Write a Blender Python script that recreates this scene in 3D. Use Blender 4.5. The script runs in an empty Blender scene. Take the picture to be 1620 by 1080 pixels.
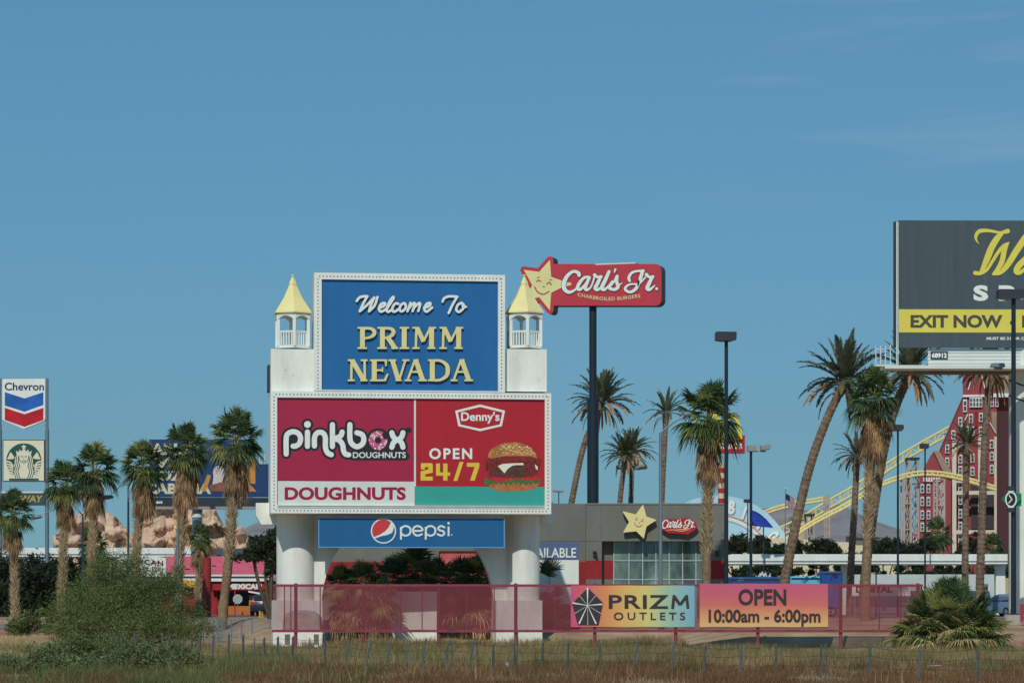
import bpy, bmesh, math, random
import numpy as np
from mathutils import Vector, Matrix, noise
from mathutils.geometry import delaunay_2d_cdt

# ------------------------------------------------------------------ camera, sky, sun, exposure
SC = bpy.context.scene
COL = SC.collection
CAM_Z, SHIFT, F = 2.6, 405.0, 4446.0      # focal length in pixels of a 1620 wide frame
cam_data = bpy.data.cameras.new('camera')
cam_data.sensor_width = 36.0
cam_data.lens = F / 1620 * 36.0
cam_data.clip_start = 0.5
cam_data.clip_end = 30000
cam = bpy.data.objects.new('camera', cam_data)
COL.objects.link(cam)
cam.location = (0, 0, CAM_Z)
cam.rotation_euler = (math.pi / 2, 0, 0)
cam_data.shift_y = SHIFT / 1620                            # level camera with a raised frame: uprights stay upright
SC.camera = cam

SUN_EL, SUN_AZ = math.radians(42), math.radians(192)       # azimuth clockwise from +Y: behind the camera, to the left
world = bpy.data.worlds.new('World')
SC.world = world
world.use_nodes = True
wn, wl = world.node_tree.nodes, world.node_tree.links
wn.clear()
w_out = wn.new('ShaderNodeOutputWorld')
w_bg = wn.new('ShaderNodeBackground')
w_sky = wn.new('ShaderNodeTexSky')
w_sky.sky_type = 'NISHITA'
w_sky.sun_disc = False
w_sky.sun_elevation = SUN_EL
w_sky.sun_rotation = SUN_AZ
w_sky.altitude = 800
w_sky.air_density = 1.0
w_sky.dust_density = 0.0
w_sky.ozone_density = 3.0
w_gam = wn.new('ShaderNodeGamma')                          # evens the sky out towards the horizon, as in the photograph
w_gam.inputs['Gamma'].default_value = 0.45
wl.new(w_sky.outputs[0], w_gam.inputs['Color'])
w_tint = wn.new('ShaderNodeMix')                            # the photograph's cool white balance
w_tint.data_type = 'RGBA'
w_tint.blend_type = 'MULTIPLY'
w_tint.inputs[0].default_value = 1.0
for i in w_tint.inputs:
    if i.type == 'RGBA' and i.name == 'A': wl.new(w_gam.outputs[0], i)
    if i.type == 'RGBA' and i.name == 'B': i.default_value = (0.84, 2.0, 2.74, 1)
w_tc = wn.new('ShaderNodeTexCoord')                          # faint high cirrus towards the upper right
w_map = wn.new('ShaderNodeMapping')
w_map.inputs['Rotation'].default_value = (0, math.radians(-16), 0)
w_map.inputs['Scale'].default_value = (5, 5, 42)
w_no = wn.new('ShaderNodeTexNoise')
w_no.inputs['Scale'].default_value = 1.6
w_no.inputs['Detail'].default_value = 7
w_no.inputs['Distortion'].default_value = 0.6
w_rp = wn.new('ShaderNodeMapRange')
w_rp.inputs['From Min'].default_value = 0.50; w_rp.inputs['From Max'].default_value = 0.80
w_sx = wn.new('ShaderNodeSeparateXYZ')
w_mx = wn.new('ShaderNodeMapRange')
w_mx.inputs['From Min'].default_value = 0.0; w_mx.inputs['From Max'].default_value = 0.16
w_mz = wn.new('ShaderNodeMapRange')
w_mz.inputs['From Min'].default_value = 0.12; w_mz.inputs['From Max'].default_value = 0.17
w_m1 = wn.new('ShaderNodeMath'); w_m1.operation = 'MULTIPLY'
w_m2 = wn.new('ShaderNodeMath'); w_m2.operation = 'MULTIPLY'
w_m3 = wn.new('ShaderNodeMath'); w_m3.operation = 'MULTIPLY'; w_m3.inputs[1].default_value = 0.30
wl.new(w_tc.outputs['Generated'], w_map.inputs[0]); wl.new(w_map.outputs[0], w_no.inputs['Vector'])
wl.new(w_no.outputs['Fac'], w_rp.inputs['Value']); wl.new(w_tc.outputs['Generated'], w_sx.inputs[0])
wl.new(w_sx.outputs[0], w_mx.inputs['Value']); wl.new(w_sx.outputs[2], w_mz.inputs['Value'])
wl.new(w_mx.outputs[0], w_m1.inputs[0]); wl.new(w_mz.outputs[0], w_m1.inputs[1])
wl.new(w_m1.outputs[0], w_m2.inputs[0]); wl.new(w_rp.outputs[0], w_m2.inputs[1]); wl.new(w_m2.outputs[0], w_m3.inputs[0])
w_ci = wn.new('ShaderNodeMix'); w_ci.data_type = 'RGBA'
wl.new(w_m3.outputs[0], w_ci.inputs[0])
for i in w_ci.inputs:
    if i.type == 'RGBA' and i.name == 'A': wl.new([o for o in w_tint.outputs if o.type == 'RGBA'][0], i)
    if i.type == 'RGBA' and i.name == 'B': i.default_value = (6.0, 7.2, 7.8, 1)
wl.new([o for o in w_ci.outputs if o.type == 'RGBA'][0], w_bg.inputs[0])
w_bg.inputs[1].default_value = 0.077
wl.new(w_bg.outputs[0], w_out.inputs[0])

sun_data = bpy.data.lights.new('sun', 'SUN')
sun_data.energy = 2.65
sun_data.angle = math.radians(0.5)
sun_data.color = (1.0, 0.97, 0.88)
sun = bpy.data.objects.new('sun', sun_data)
COL.objects.link(sun)
SUN_DIR = Vector((math.sin(SUN_AZ) * math.cos(SUN_EL), math.cos(SUN_AZ) * math.cos(SUN_EL), math.sin(SUN_EL)))
sun.rotation_euler = SUN_DIR.to_track_quat('Z', 'Y').to_euler()
sun.location = SUN_DIR * 60
SC.view_settings.view_transform = 'Standard'
SC.view_settings.look = 'None'
SC.view_settings.gamma = 1.0
SC.view_settings.exposure = 0.0
SC.cycles.use_denoising = True
SC.cycles.max_bounces = 6
SC.cycles.diffuse_bounces = 3
SC.cycles.transparent_max_bounces = 12
SC.cycles.volume_bounces = 0

# ------------------------------------------------------------------ helpers
C0 = Vector((0, 0, CAM_Z))
ZUP = Vector((0, 0, 1))
RND = random.Random(7)

def ray(px, py):
    return Vector(((px - 810) / F, 1.0, (540 + SHIFT - py) / F))

def P(px, py, D):
    d = ray(px, py)
    return C0 + d * (D / d.y)

def smooth01(t):
    t = max(0.0, min(1.0, t))
    return t * t * (3 - 2 * t)

def gz(x, y):
    """height of the land"""
    l = smooth01((-13 - x) / 6.0)
    start = 150 * (1 - l) + 172 * l
    run = 15 * (1 - l) + 12 * l
    h = 1.3 * smooth01((y - start) / run)
    r = smooth01((x - 7.5) / 5.0)
    hr = .92 * smooth01((y - 140.0) / 4.4) + .38 * smooth01((y - 143.0) / 16)
    h = h * (1 - r) + hr * r
    h += 0.09 * noise.noise(Vector((x * 0.13, y * 0.13, 0))) * smooth01((y - 40) / 30) * (1 if y < 175 else 0.0)
    return h

def on_ground(px, D, y=945):
    p = P(px, y, D)
    return Vector((p.x, D, gz(p.x, D)))

def K(r, g, b, k=1.0):
    def l(c):
        c /= 255.0
        return c / 12.92 if c <= 0.04045 else ((c + 0.055) / 1.055) ** 2.4
    return (min(.9, l(r) * k), min(.9, l(g) * k), min(.9, l(b) * k))

def mat(name, c, rough=0.7, var=0.12, scale=(1, 1, 1), nscale=1.2, bump=0.0, bscale=8.0, metal=0.0, c2=None, spec=0.3, island=0.0, transl=0.0):
    m = bpy.data.materials.new(name)
    m.use_nodes = True
    nt = m.node_tree
    b = nt.nodes['Principled BSDF']
    b.inputs['Roughness'].default_value = rough
    b.inputs['Metallic'].default_value = metal
    b.inputs['Specular IOR Level'].default_value = spec
    tc = nt.nodes.new('ShaderNodeTexCoord')
    mp = nt.nodes.new('ShaderNodeMapping')
    mp.inputs['Scale'].default_value = scale
    nt.links.new(tc.outputs['Object'], mp.inputs[0])
    no = nt.nodes.new('ShaderNodeTexNoise')
    no.inputs['Scale'].default_value = nscale
    no.inputs['Detail'].default_value = 6
    no.inputs['Roughness'].default_value = 0.65
    nt.links.new(mp.outputs[0], no.inputs['Vector'])
    rp = nt.nodes.new('ShaderNodeValToRGB')
    rp.color_ramp.elements[0].position = 0.32
    rp.color_ramp.elements[1].position = 0.68
    a = c2 if c2 else tuple(x * (1 - var) for x in c)
    d = c if c2 else tuple(min(.92, x * (1 + var * .6)) for x in c)
    rp.color_ramp.elements[0].color = (*a, 1)
    rp.color_ramp.elements[1].color = (*d, 1)
    nt.links.new(no.outputs['Fac'], rp.inputs[0])
    src = rp.outputs[0]
    if island:
        ge = nt.nodes.new('ShaderNodeNewGeometry')
        mr = nt.nodes.new('ShaderNodeMapRange')
        mr.inputs['To Min'].default_value = 1 - island
        mr.inputs['To Max'].default_value = 1 + island
        nt.links.new(ge.outputs['Random Per Island'], mr.inputs['Value'])
        hs = nt.nodes.new('ShaderNodeHueSaturation')
        nt.links.new(mr.outputs[0], hs.inputs['Value'])
        nt.links.new(src, hs.inputs['Color'])
        src = hs.outputs[0]
    nt.links.new(src, b.inputs['Base Color'])
    if transl:                                                   # thin leaves let light through
        tl = nt.nodes.new('ShaderNodeBsdfTranslucent')
        mx = nt.nodes.new('ShaderNodeMixShader')
        mx.inputs[0].default_value = transl
        nt.links.new(src, tl.inputs[0])
        nt.links.new(b.outputs[0], mx.inputs[1]); nt.links.new(tl.outputs[0], mx.inputs[2])
        nt.links.new(mx.outputs[0], [n for n in nt.nodes if n.type == 'OUTPUT_MATERIAL'][0].inputs[0])
    if bump:
        n2 = nt.nodes.new('ShaderNodeTexNoise')
        n2.inputs['Scale'].default_value = bscale
        n2.inputs['Detail'].default_value = 5
        nt.links.new(mp.outputs[0], n2.inputs['Vector'])
        bp = nt.nodes.new('ShaderNodeBump')
        bp.inputs['Strength'].default_value = bump
        bp.inputs['Distance'].default_value = 0.1
        nt.links.new(n2.outputs['Fac'], bp.inputs['Height'])
        nt.links.new(bp.outputs[0], b.inputs['Normal'])
    return m

def tag(o, label=None, cat=None, group=None, kind=None):
    if label: o['label'] = label
    if cat: o['category'] = cat
    if group: o['group'] = group
    if kind: o['kind'] = kind
    return o

def thing(name, label, cat, loc=(0, 0, 0), group=None):
    o = bpy.data.objects.new(name, None)
    COL.objects.link(o)
    o.empty_display_size = 0.3
    o.location = loc
    return tag(o, label, cat, group)

def world_of(o):
    v = Vector((0, 0, 0))
    while o is not None:
        v += o.location
        o = o.parent
    return v

class MB:
    """collects geometry given in world coordinates; build() links it as ONE mesh object"""
    def __init__(s):
        s.v, s.f, s.m, s.c = [], [], [], 0
    def add(s, vs, fs, m=None):
        b = len(s.v)
        s.v += [Vector(v) for v in vs]
        s.f += [tuple(i + b for i in f) for f in fs]
        s.m += [s.c if m is None else m] * len(fs)
        return s
    def prism(s, pts, d, m=None):
        n = len(pts)
        d = Vector(d)
        back = [Vector(p) + d for p in pts]
        fs = [tuple(range(n)), tuple(range(2 * n - 1, n - 1, -1))]
        fs += [(i, n + i, n + (i + 1) % n, (i + 1) % n) for i in range(n)]
        return s.add(list(pts) + back, fs, m)
    def box(s, x0, x1, y0, y1, z0, z1, m=None):
        return s.prism([(x0, y0, z0), (x1, y0, z0), (x1, y0, z1), (x0, y0, z1)], (0, y1 - y0, 0), m)
    def bar(s, a, b, w, h=None, m=None):
        """square bar between two points"""
        a, b = Vector(a), Vector(b)
        h = h or w
        d = (b - a).normalized()
        r = d.cross(ZUP)
        r = Vector((1, 0, 0)) if r.length < 1e-3 else r.normalized()
        q = r.cross(d)
        p = [a + r * (w / 2 * i) + q * (h / 2 * j) for i, j in ((-1, -1), (1, -1), (1, 1), (-1, 1))]
        return s.prism(p, b - a, m)
    def tube(s, pts, rad, n=10, cap=True, m=None):
        pts = [Vector(p) for p in pts]
        if not hasattr(rad, '__len__'): rad = [rad] * len(pts)
        vs, fs = [], []
        ref = None
        for i, p in enumerate(pts):
            d = (pts[min(i + 1, len(pts) - 1)] - pts[max(i - 1, 0)]).normalized()
            if ref is None or abs(ref.dot(d)) > .95:
                ref = Vector((0, 1, 0)) if abs(d.y) < .9 else Vector((1, 0, 0))
            r = d.cross(ref).normalized()
            q = r.cross(d)
            vs += [p + (r * math.cos(2 * math.pi * k / n) + q * math.sin(2 * math.pi * k / n)) * rad[i] for k in range(n)]
        for i in range(len(pts) - 1):
            fs += [(i * n + k, i * n + (k + 1) % n, (i + 1) * n + (k + 1) % n, (i + 1) * n + k) for k in range(n)]
        if cap:
            fs += [tuple(range(n - 1, -1, -1)), tuple((len(pts) - 1) * n + k for k in range(n))]
        return s.add(vs, fs, m)
    def lathe(s, base, prof, n=20, m=None):
        base = Vector(base)
        return s.tube([base + Vector((0, 0, z)) for r, z in prof], [r for r, z in prof], n, True, m)
    def build(s, name, mats, parent=None, smooth=False, local=False):
        if not hasattr(mats, '__len__'): mats = [mats]
        off = world_of(parent) if parent is not None and not local else Vector((0, 0, 0))
        me = bpy.data.meshes.new(name)
        me.from_pydata([tuple(v - off) for v in s.v], [], s.f)
        for m in mats: me.materials.append(m)
        if len(mats) > 1: me.polygons.foreach_set('material_index', s.m)
        if smooth:
            me.polygons.foreach_set('use_smooth', [True] * len(me.polygons))
            me.set_sharp_from_angle(angle=math.radians(40))
        me.update()
        o = bpy.data.objects.new(name, me)
        COL.objects.link(o)
        o.parent = parent
        return o

def fix_normals(o):
    bm = bmesh.new()
    bm.from_mesh(o.data)
    bmesh.ops.recalc_face_normals(bm, faces=bm.faces)
    bm.to_mesh(o.data)
    bm.free()
    return o

def mesh_np(name, V, Fc, mats, parent=None, midx=None):
    """fast mesh from arrays; Fc is (n, k)"""
    V = np.asarray(V, dtype=np.float32)
    Fc = np.asarray(Fc, dtype=np.int32)
    if parent is not None:
        V = V - np.array(world_of(parent), dtype=np.float32)
    n, k = Fc.shape
    me = bpy.data.meshes.new(name)
    me.vertices.add(len(V)); me.vertices.foreach_set('co', V.ravel())
    me.loops.add(n * k); me.loops.foreach_set('vertex_index', Fc.ravel())
    me.polygons.add(n)
    me.polygons.foreach_set('loop_start', np.arange(0, n * k, k, dtype=np.int32))
    if not hasattr(mats, '__len__'): mats = [mats]
    for m in mats: me.materials.append(m)
    if midx is not None: me.polygons.foreach_set('material_index', np.asarray(midx, dtype=np.int32))
    me.update(calc_edges=True)
    o = bpy.data.objects.new(name, me)
    COL.objects.link(o)
    o.parent = parent
    return o

class Plane:
    """an upright plane through a point; yaw > 0 turns its face to the right"""
    def __init__(s, px, py, D, yaw=0.0):
        a = math.radians(yaw)
        s.o = P(px, py, D)
        s.N = Vector((math.sin(a), -math.cos(a), 0))
        s.U = Vector((math.cos(a), math.sin(a), 0))
    def pt(s, px, py, off=0.0):
        d = ray(px, py)
        return C0 + d * ((s.o + s.N * off - C0).dot(s.N) / d.dot(s.N))
    def uv(s, px, py, off=0.0):
        p = s.pt(px, py, off) - s.o
        return p.dot(s.U), p.z
    def at(s, u, v, off=0.0):
        return s.o + s.U * u + ZUP * v + s.N * off
    def rect(s, x0, y0, x1, y1, off=0.0):
        xm, ym = (x0 + x1) / 2, (y0 + y1) / 2
        u0, u1 = s.uv(x0, ym, off)[0], s.uv(x1, ym, off)[0]
        v0, v1 = s.uv(xm, y0, off)[1], s.uv(xm, y1, off)[1]
        return [s.at(u0, v1, off), s.at(u1, v1, off), s.at(u1, v0, off), s.at(u0, v0, off)]
    def slab(s, mb, x0, y0, x1, y1, off=0.0, depth=0.1, m=None):
        return mb.prism(s.rect(x0, y0, x1, y1, off), -s.N * depth, m)
    def poly(s, mb, pts, off=0.0, depth=0.1, m=None):
        q = [s.pt(x, y, off) for x, y in pts]
        if sum(q[i - 1].dot(s.U) * q[i].z - q[i].dot(s.U) * q[i - 1].z for i in range(len(q))) < 0: q.reverse()
        return mb.prism(q, -s.N * depth, m)
    def ring(s, mb, o, i, off=0.0, depth=0.1, m=None):
        A = s.rect(*o, off); B = s.rect(*i, off)
        d = -s.N * depth
        vs = A + B + [p + d for p in A] + [p + d for p in B]
        fs = []
        for k in range(4):
            j = (k + 1) % 4
            fs += [(k, j, 4 + j, 4 + k), (8 + k, 12 + k, 12 + j, 8 + j), (k, 8 + k, 8 + j, j), (4 + k, 4 + j, 12 + j, 12 + k)]
        return mb.add(vs, fs, m)

_tc = {}
def text_shape(body, offset=0.0, shear=0.0, spacing=1.0):
    key = (body, offset, shear, spacing)
    if key not in _tc:
        cu = bpy.data.curves.new('t', 'FONT')
        cu.body = body; cu.offset = offset; cu.shear = shear; cu.space_character = spacing
        cu.resolution_u = 4
        ob = bpy.data.objects.new('t', cu)
        COL.objects.link(ob)
        dg = bpy.context.evaluated_depsgraph_get()
        me = bpy.data.meshes.new_from_object(ob.evaluated_get(dg))
        v = [(a.co.x, a.co.y) for a in me.vertices]
        f = [tuple(p.vertices) for p in me.polygons]
        bpy.data.objects.remove(ob); bpy.data.curves.remove(cu); bpy.data.meshes.remove(me)
        _tc[key] = (v, f)
    return _tc[key]

def catmull(pts, n=5):
    if len(pts) < 3: return list(pts)
    out = []
    q = [tuple(2 * a - b for a, b in zip(pts[0], pts[1]))] + list(pts) + [tuple(2 * a - b for a, b in zip(pts[-1], pts[-2]))]
    for i in range(1, len(q) - 2):
        p0, p1, p2, p3 = q[i - 1:i + 3]
        for k in range(n):
            t = k / n
            out.append(tuple(0.5 * (2 * b + (c - a) * t + (2 * a - 5 * b + 4 * c - d) * t * t + (3 * b - a - 3 * c + d) * t ** 3)
                             for a, b, c, d in zip(p0, p1, p2, p3)))
    out.append(tuple(pts[-1]))
    return out

class G:
    """flat lettering and emblems drawn on a plane; z, ox, oy scale the drawing's own units to picture units"""
    def __init__(s, plane, z=1.0, ox=0.0, oy=0.0):
        s.p, s.z, s.ox, s.oy = plane, z, ox, oy
        s.polys, s.tv, s.tf = [], [], []
    def t(s, p):
        return (s.ox + p[0] / s.z, s.oy + p[1] / s.z)
    def poly(s, pts):
        q = [s.t(p) for p in pts]
        if sum(q[i - 1][0] * q[i][1] - q[i][0] * q[i - 1][1] for i in range(len(q))) < 0: q.reverse()
        s.polys.append(q); return s
    def rect(s, x0, y0, x1, y1):
        return s.poly([(x0, y0), (x1, y0), (x1, y1), (x0, y1)])
    def disc(s, x, y, rx, ry=None, n=20):
        ry = ry or rx
        return s.poly([(x + rx * math.cos(2 * math.pi * k / n), y + ry * math.sin(2 * math.pi * k / n)) for k in range(n)])
    def stroke(s, pts, w, smooth=True, n=4, round=True):
        if not hasattr(w, '__len__'): w = [w] * len(pts)
        q = [(p[0], p[1], ww) for p, ww in zip(pts, w)]
        if smooth: q = catmull(q, n)
        for (x0, y0, a), (x1, y1, b) in zip(q, q[1:]):
            l = math.hypot(x1 - x0, y1 - y0)
            if l < 1e-6: continue
            nx, ny = -(y1 - y0) / l / 2, (x1 - x0) / l / 2
            s.poly([(x0 + nx * a, y0 + ny * a), (x1 + nx * b, y1 + ny * b), (x1 - nx * b, y1 - ny * b), (x0 - nx * a, y0 - ny * a)])
        for k, (x, y, a) in enumerate(q):
            if round or 0 < k < len(q) - 1: s.disc(x, y, a / 2, n=10)
        return s
    def text(s, body, x0, y0, x1, y1, offset=0.0, shear=0.0, spacing=1.0, warp=None):
        v, f = text_shape(body, offset, shear, spacing)
        ax, bx = min(a for a, b in v), max(a for a, b in v)
        ay, by = min(b for a, b in v), max(b for a, b in v)
        base = len(s.tv)
        for a, b in v:
            p = (x0 + (a - ax) / (bx - ax) * (x1 - x0), y1 - (b - ay) / (by - ay) * (y1 - y0))
            if warp: p = warp(*p)
            s.tv.append(s.t(p))
        s.tf += [tuple(i + base for i in q) for q in f]
        return s
    def build(s, name, m, parent, off=0.02, thick=0.0, side=None):
        mb = MB()
        d = -s.p.N * thick
        if s.polys:
            vs, fs = [], []
            for q in s.polys:
                fs.append(list(range(len(vs), len(vs) + len(q))))
                vs += [Vector((x, y)) for x, y in q]
            rv, re, rf, ov, oe, of = delaunay_2d_cdt(vs, [], fs, 0, 1e-5)
            keep = [tuple(t) for t, o in zip(rf, of) if len(o)]
            pts = [s.p.pt(v.x, v.y, off) for v in rv]
            mb.add(pts, [t[::-1] for t in keep])
            if thick:
                ed = {}
                for t in keep:
                    for a, b in zip(t, t[1:] + t[:1]):
                        ed[(a, b)] = ed.get((a, b), 0) + 1
                n = len(pts)
                sf = [(a, b, n + b, n + a) for a, b in ed if (b, a) not in ed]
                mb.v += [p + d for p in pts]
                mb.f += sf
                mb.m += [1 if side else 0] * len(sf)
        if s.tv:
            mb.add([s.p.pt(x, y, off) for x, y in s.tv], s.tf)
        return mb.build(name, [m, side] if side else m, parent)

# ------------------------------------------------------------------ materials
WHITE = mat('white_stucco', K(232, 233, 222), .75, .15, (1, 1, .22), 1.1, .25, 14)
WHITE_TRIM = mat('white_painted_metal', K(230, 233, 224), .5, .10, (1, 1, .25), 1.6)
OFFWHITE = mat('off_white_panel', K(214, 219, 212), .5, .06)
BLUE = mat('blue_sign_vinyl', K(32, 104, 162), .5, .10, (1.5, 1, .25), 1.2)
CRIMSON = mat('crimson_vinyl', K(166, 36, 68), .5, .08, (1, 1, .4), 1)
RED_VINYL = mat('red_vinyl', K(178, 34, 48), .5, .08, (1, 1, .4), 1)
TEAL = mat('teal_vinyl', K(55, 163, 150), .5, .06)
SODA_BLUE = mat('deep_blue_panel', K(33, 98, 146), .45, .08, (1, 1, .3), 1)
SODA_EDGE = mat('light_blue_edge', K(110, 165, 215), .45, .05)
LETTER_WHITE = mat('white_lettering', K(228, 234, 226), .5, .04)
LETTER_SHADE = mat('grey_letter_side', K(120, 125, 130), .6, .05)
GOLD = mat('gold_lettering', K(226, 214, 150), .5, .08, (1, 1, 1), 4)
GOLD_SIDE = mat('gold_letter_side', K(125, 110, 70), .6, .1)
BLACK = mat('black_print', K(40, 36, 46), .6, .05)
CRIMSON_INK = mat('crimson_ink', K(160, 32, 66), .5, .05)
YELLOW_INK = mat('yellow_ink', K(226, 196, 66), .5, .05)
ROOF_YELLOW = mat('pale_yellow_roof', K(234, 222, 156), .55, .06, (1, 1, .4), 2)
BULB = mat('small_bulb', K(120, 122, 118), .4, .3, (1, 1, 1), 20)
STEEL = mat('galvanised_steel', K(120, 138, 148), .5, .12, metal=.3)
NAVY_STEEL = mat('navy_painted_steel', K(31, 45, 56), .45, .12, (1, 1, .2), 3)
DARK_STEEL = mat('dark_bronze_steel', K(52, 58, 64), .5, .12)
GREY_STEEL = mat('grey_lamp_housing', K(150, 148, 138), .5, .1)
GLASSLENS = mat('lamp_lens', K(215, 220, 215), .2, .03)
CONCRETE = mat('concrete', K(176, 170, 158), .85, .18, (1, 1, 1), 2.5, .3, 20)
FENCE_RED = mat('dark_red_fence_paint', K(138, 62, 78), .55, .16, (1, 1, 1), 3)
RUSTY = mat('rusty_wire', K(70, 62, 58), .7, .2)
POST_STEEL = mat('steel_fence_post', K(84, 98, 98), .6, .25, (1, 1, 1), 5)

# ------------------------------------------------------------------ the land
def land():
    xs = [-6500, -3000, -1200, -500, -250, -140, -90] + [-64 + 2 * i for i in range(65)] + [90, 140, 250, 500, 1200, 3000, 6500]
    ys = [-60, -20, 20, 50, 66] + [78 + i for i in range(110)] + [195, 210, 240, 300, 420, 700, 1200, 2500, 4200, 6800]
    V = [(x, y, gz(x, y)) for y in ys for x in xs]
    n = len(xs)
    Fc = [(j * n + i, j * n + i + 1, (j + 1) * n + i + 1, (j + 1) * n + i) for j in range(len(ys) - 1) for i in range(n - 1)]
    m = mat('sandy_soil', K(190, 164, 130), .95, .3, (1, 1, 1), .30, .5, 5, c2=K(142, 104, 78))
    nt = m.node_tree
    o = mesh_np('ground', V, Fc, m)
    o.data.polygons.foreach_set('use_smooth', [True] * len(Fc))
    tag(o, kind='structure')
land()

def asphalt():
    mb = MB()
    z = 1.3 + .004
    mb.prism([(-70, 188, z), (70, 188, z), (70, 560, z), (-70, 560, z)], (0, 0, -.003))
    tag(mb.build('parking_lot', mat('old_asphalt', K(112, 110, 108), .9, .15, (1, 1, 1), .6)), kind='structure')
asphalt()

def mountains(name, prof, D0, D1, seed, c, c2):
    xs = np.linspace(prof[0][0], prof[-1][0], 150)
    yy = np.interp(xs, [p[0] for p in prof], [p[1] for p in prof])
    rows = 26
    V, Fc = [], []
    for j in range(rows):
        t = j / (rows - 1)
        D = D0 + (D1 - D0) * t
        for px, y in zip(xs, yy):
            top = P(px, y, D1)
            X = top.x * (0.97 + .03 * t)
            zt = max(top.z, 2)
            n = noise.fractal(Vector((X * .006 + seed, D * .004, 0)), 1.0, 2.0, 6)
            gul = abs(noise.noise(Vector((X * .012 + seed, D * .0022, 3))))
            prof_t = t ** 1.15
            z = 1.0 + (zt - 1) * prof_t + (n * .13 - gul * .30) * zt * (t * (1 - t) * 3.2 + .05 * t)
            V.append((X, D, max(z, -1)))
    n = len(xs)
    for j in range(rows - 1):
        for i in range(n - 1):
            Fc.append((j * n + i, j * n + i + 1, (j + 1) * n + i + 1, (j + 1) * n + i))
    b = len(V)                                              # back slope so that the range has depth
    for i in range(n):
        v = V[(rows - 1) * n + i]
        V.append((v[0], D1 + 500, -1))
    for i in range(n - 1):
        Fc.append(((rows - 1) * n + i, (rows - 1) * n + i + 1, b + i + 1, b + i))
    m = mat('desert_rock_' + name, c, .95, .3, (1, 1, 1), .012, .6, .04, c2=c2)
    tag(mesh_np(name, V, Fc, m), kind='structure')
mountains('hills', [(-300, 900), (100, 885), (330, 872), (368, 848), (392, 832), (412, 824), (440, 823), (500, 834), (580, 850), (800, 866), (950, 868),
                    (1060, 850), (1130, 830), (1180, 812), (1206, 803), (1240, 800), (1262, 805), (1290, 806), (1325, 796), (1345, 804), (1370, 818), (1400, 829), (1440, 842),
                    (1480, 850), (1530, 862), (1600, 880), (1900, 900)], 3000, 3900, 2.0, K(156, 150, 152), K(122, 116, 120))

def haze():
    mb = MB()
    mb.box(-6700, 6700, -80, 7000, -2, 420)
    m = bpy.data.materials.new('pale_air')
    m.use_nodes = True
    nt = m.node_tree
    nt.nodes.clear()
    out = nt.nodes.new('ShaderNodeOutputMaterial')
    v = nt.nodes.new('ShaderNodeVolumePrincipled')
    v.inputs['Color'].default_value = (.75, .56, .39, 1)
    v.inputs['Density'].default_value = 4.5e-5
    v.inputs['Anisotropy'].default_value = 0.0
    nt.links.new(v.outputs[0], out.inputs['Volume'])
    tag(mb.build('haze', m), kind='stuff')
haze()

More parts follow.
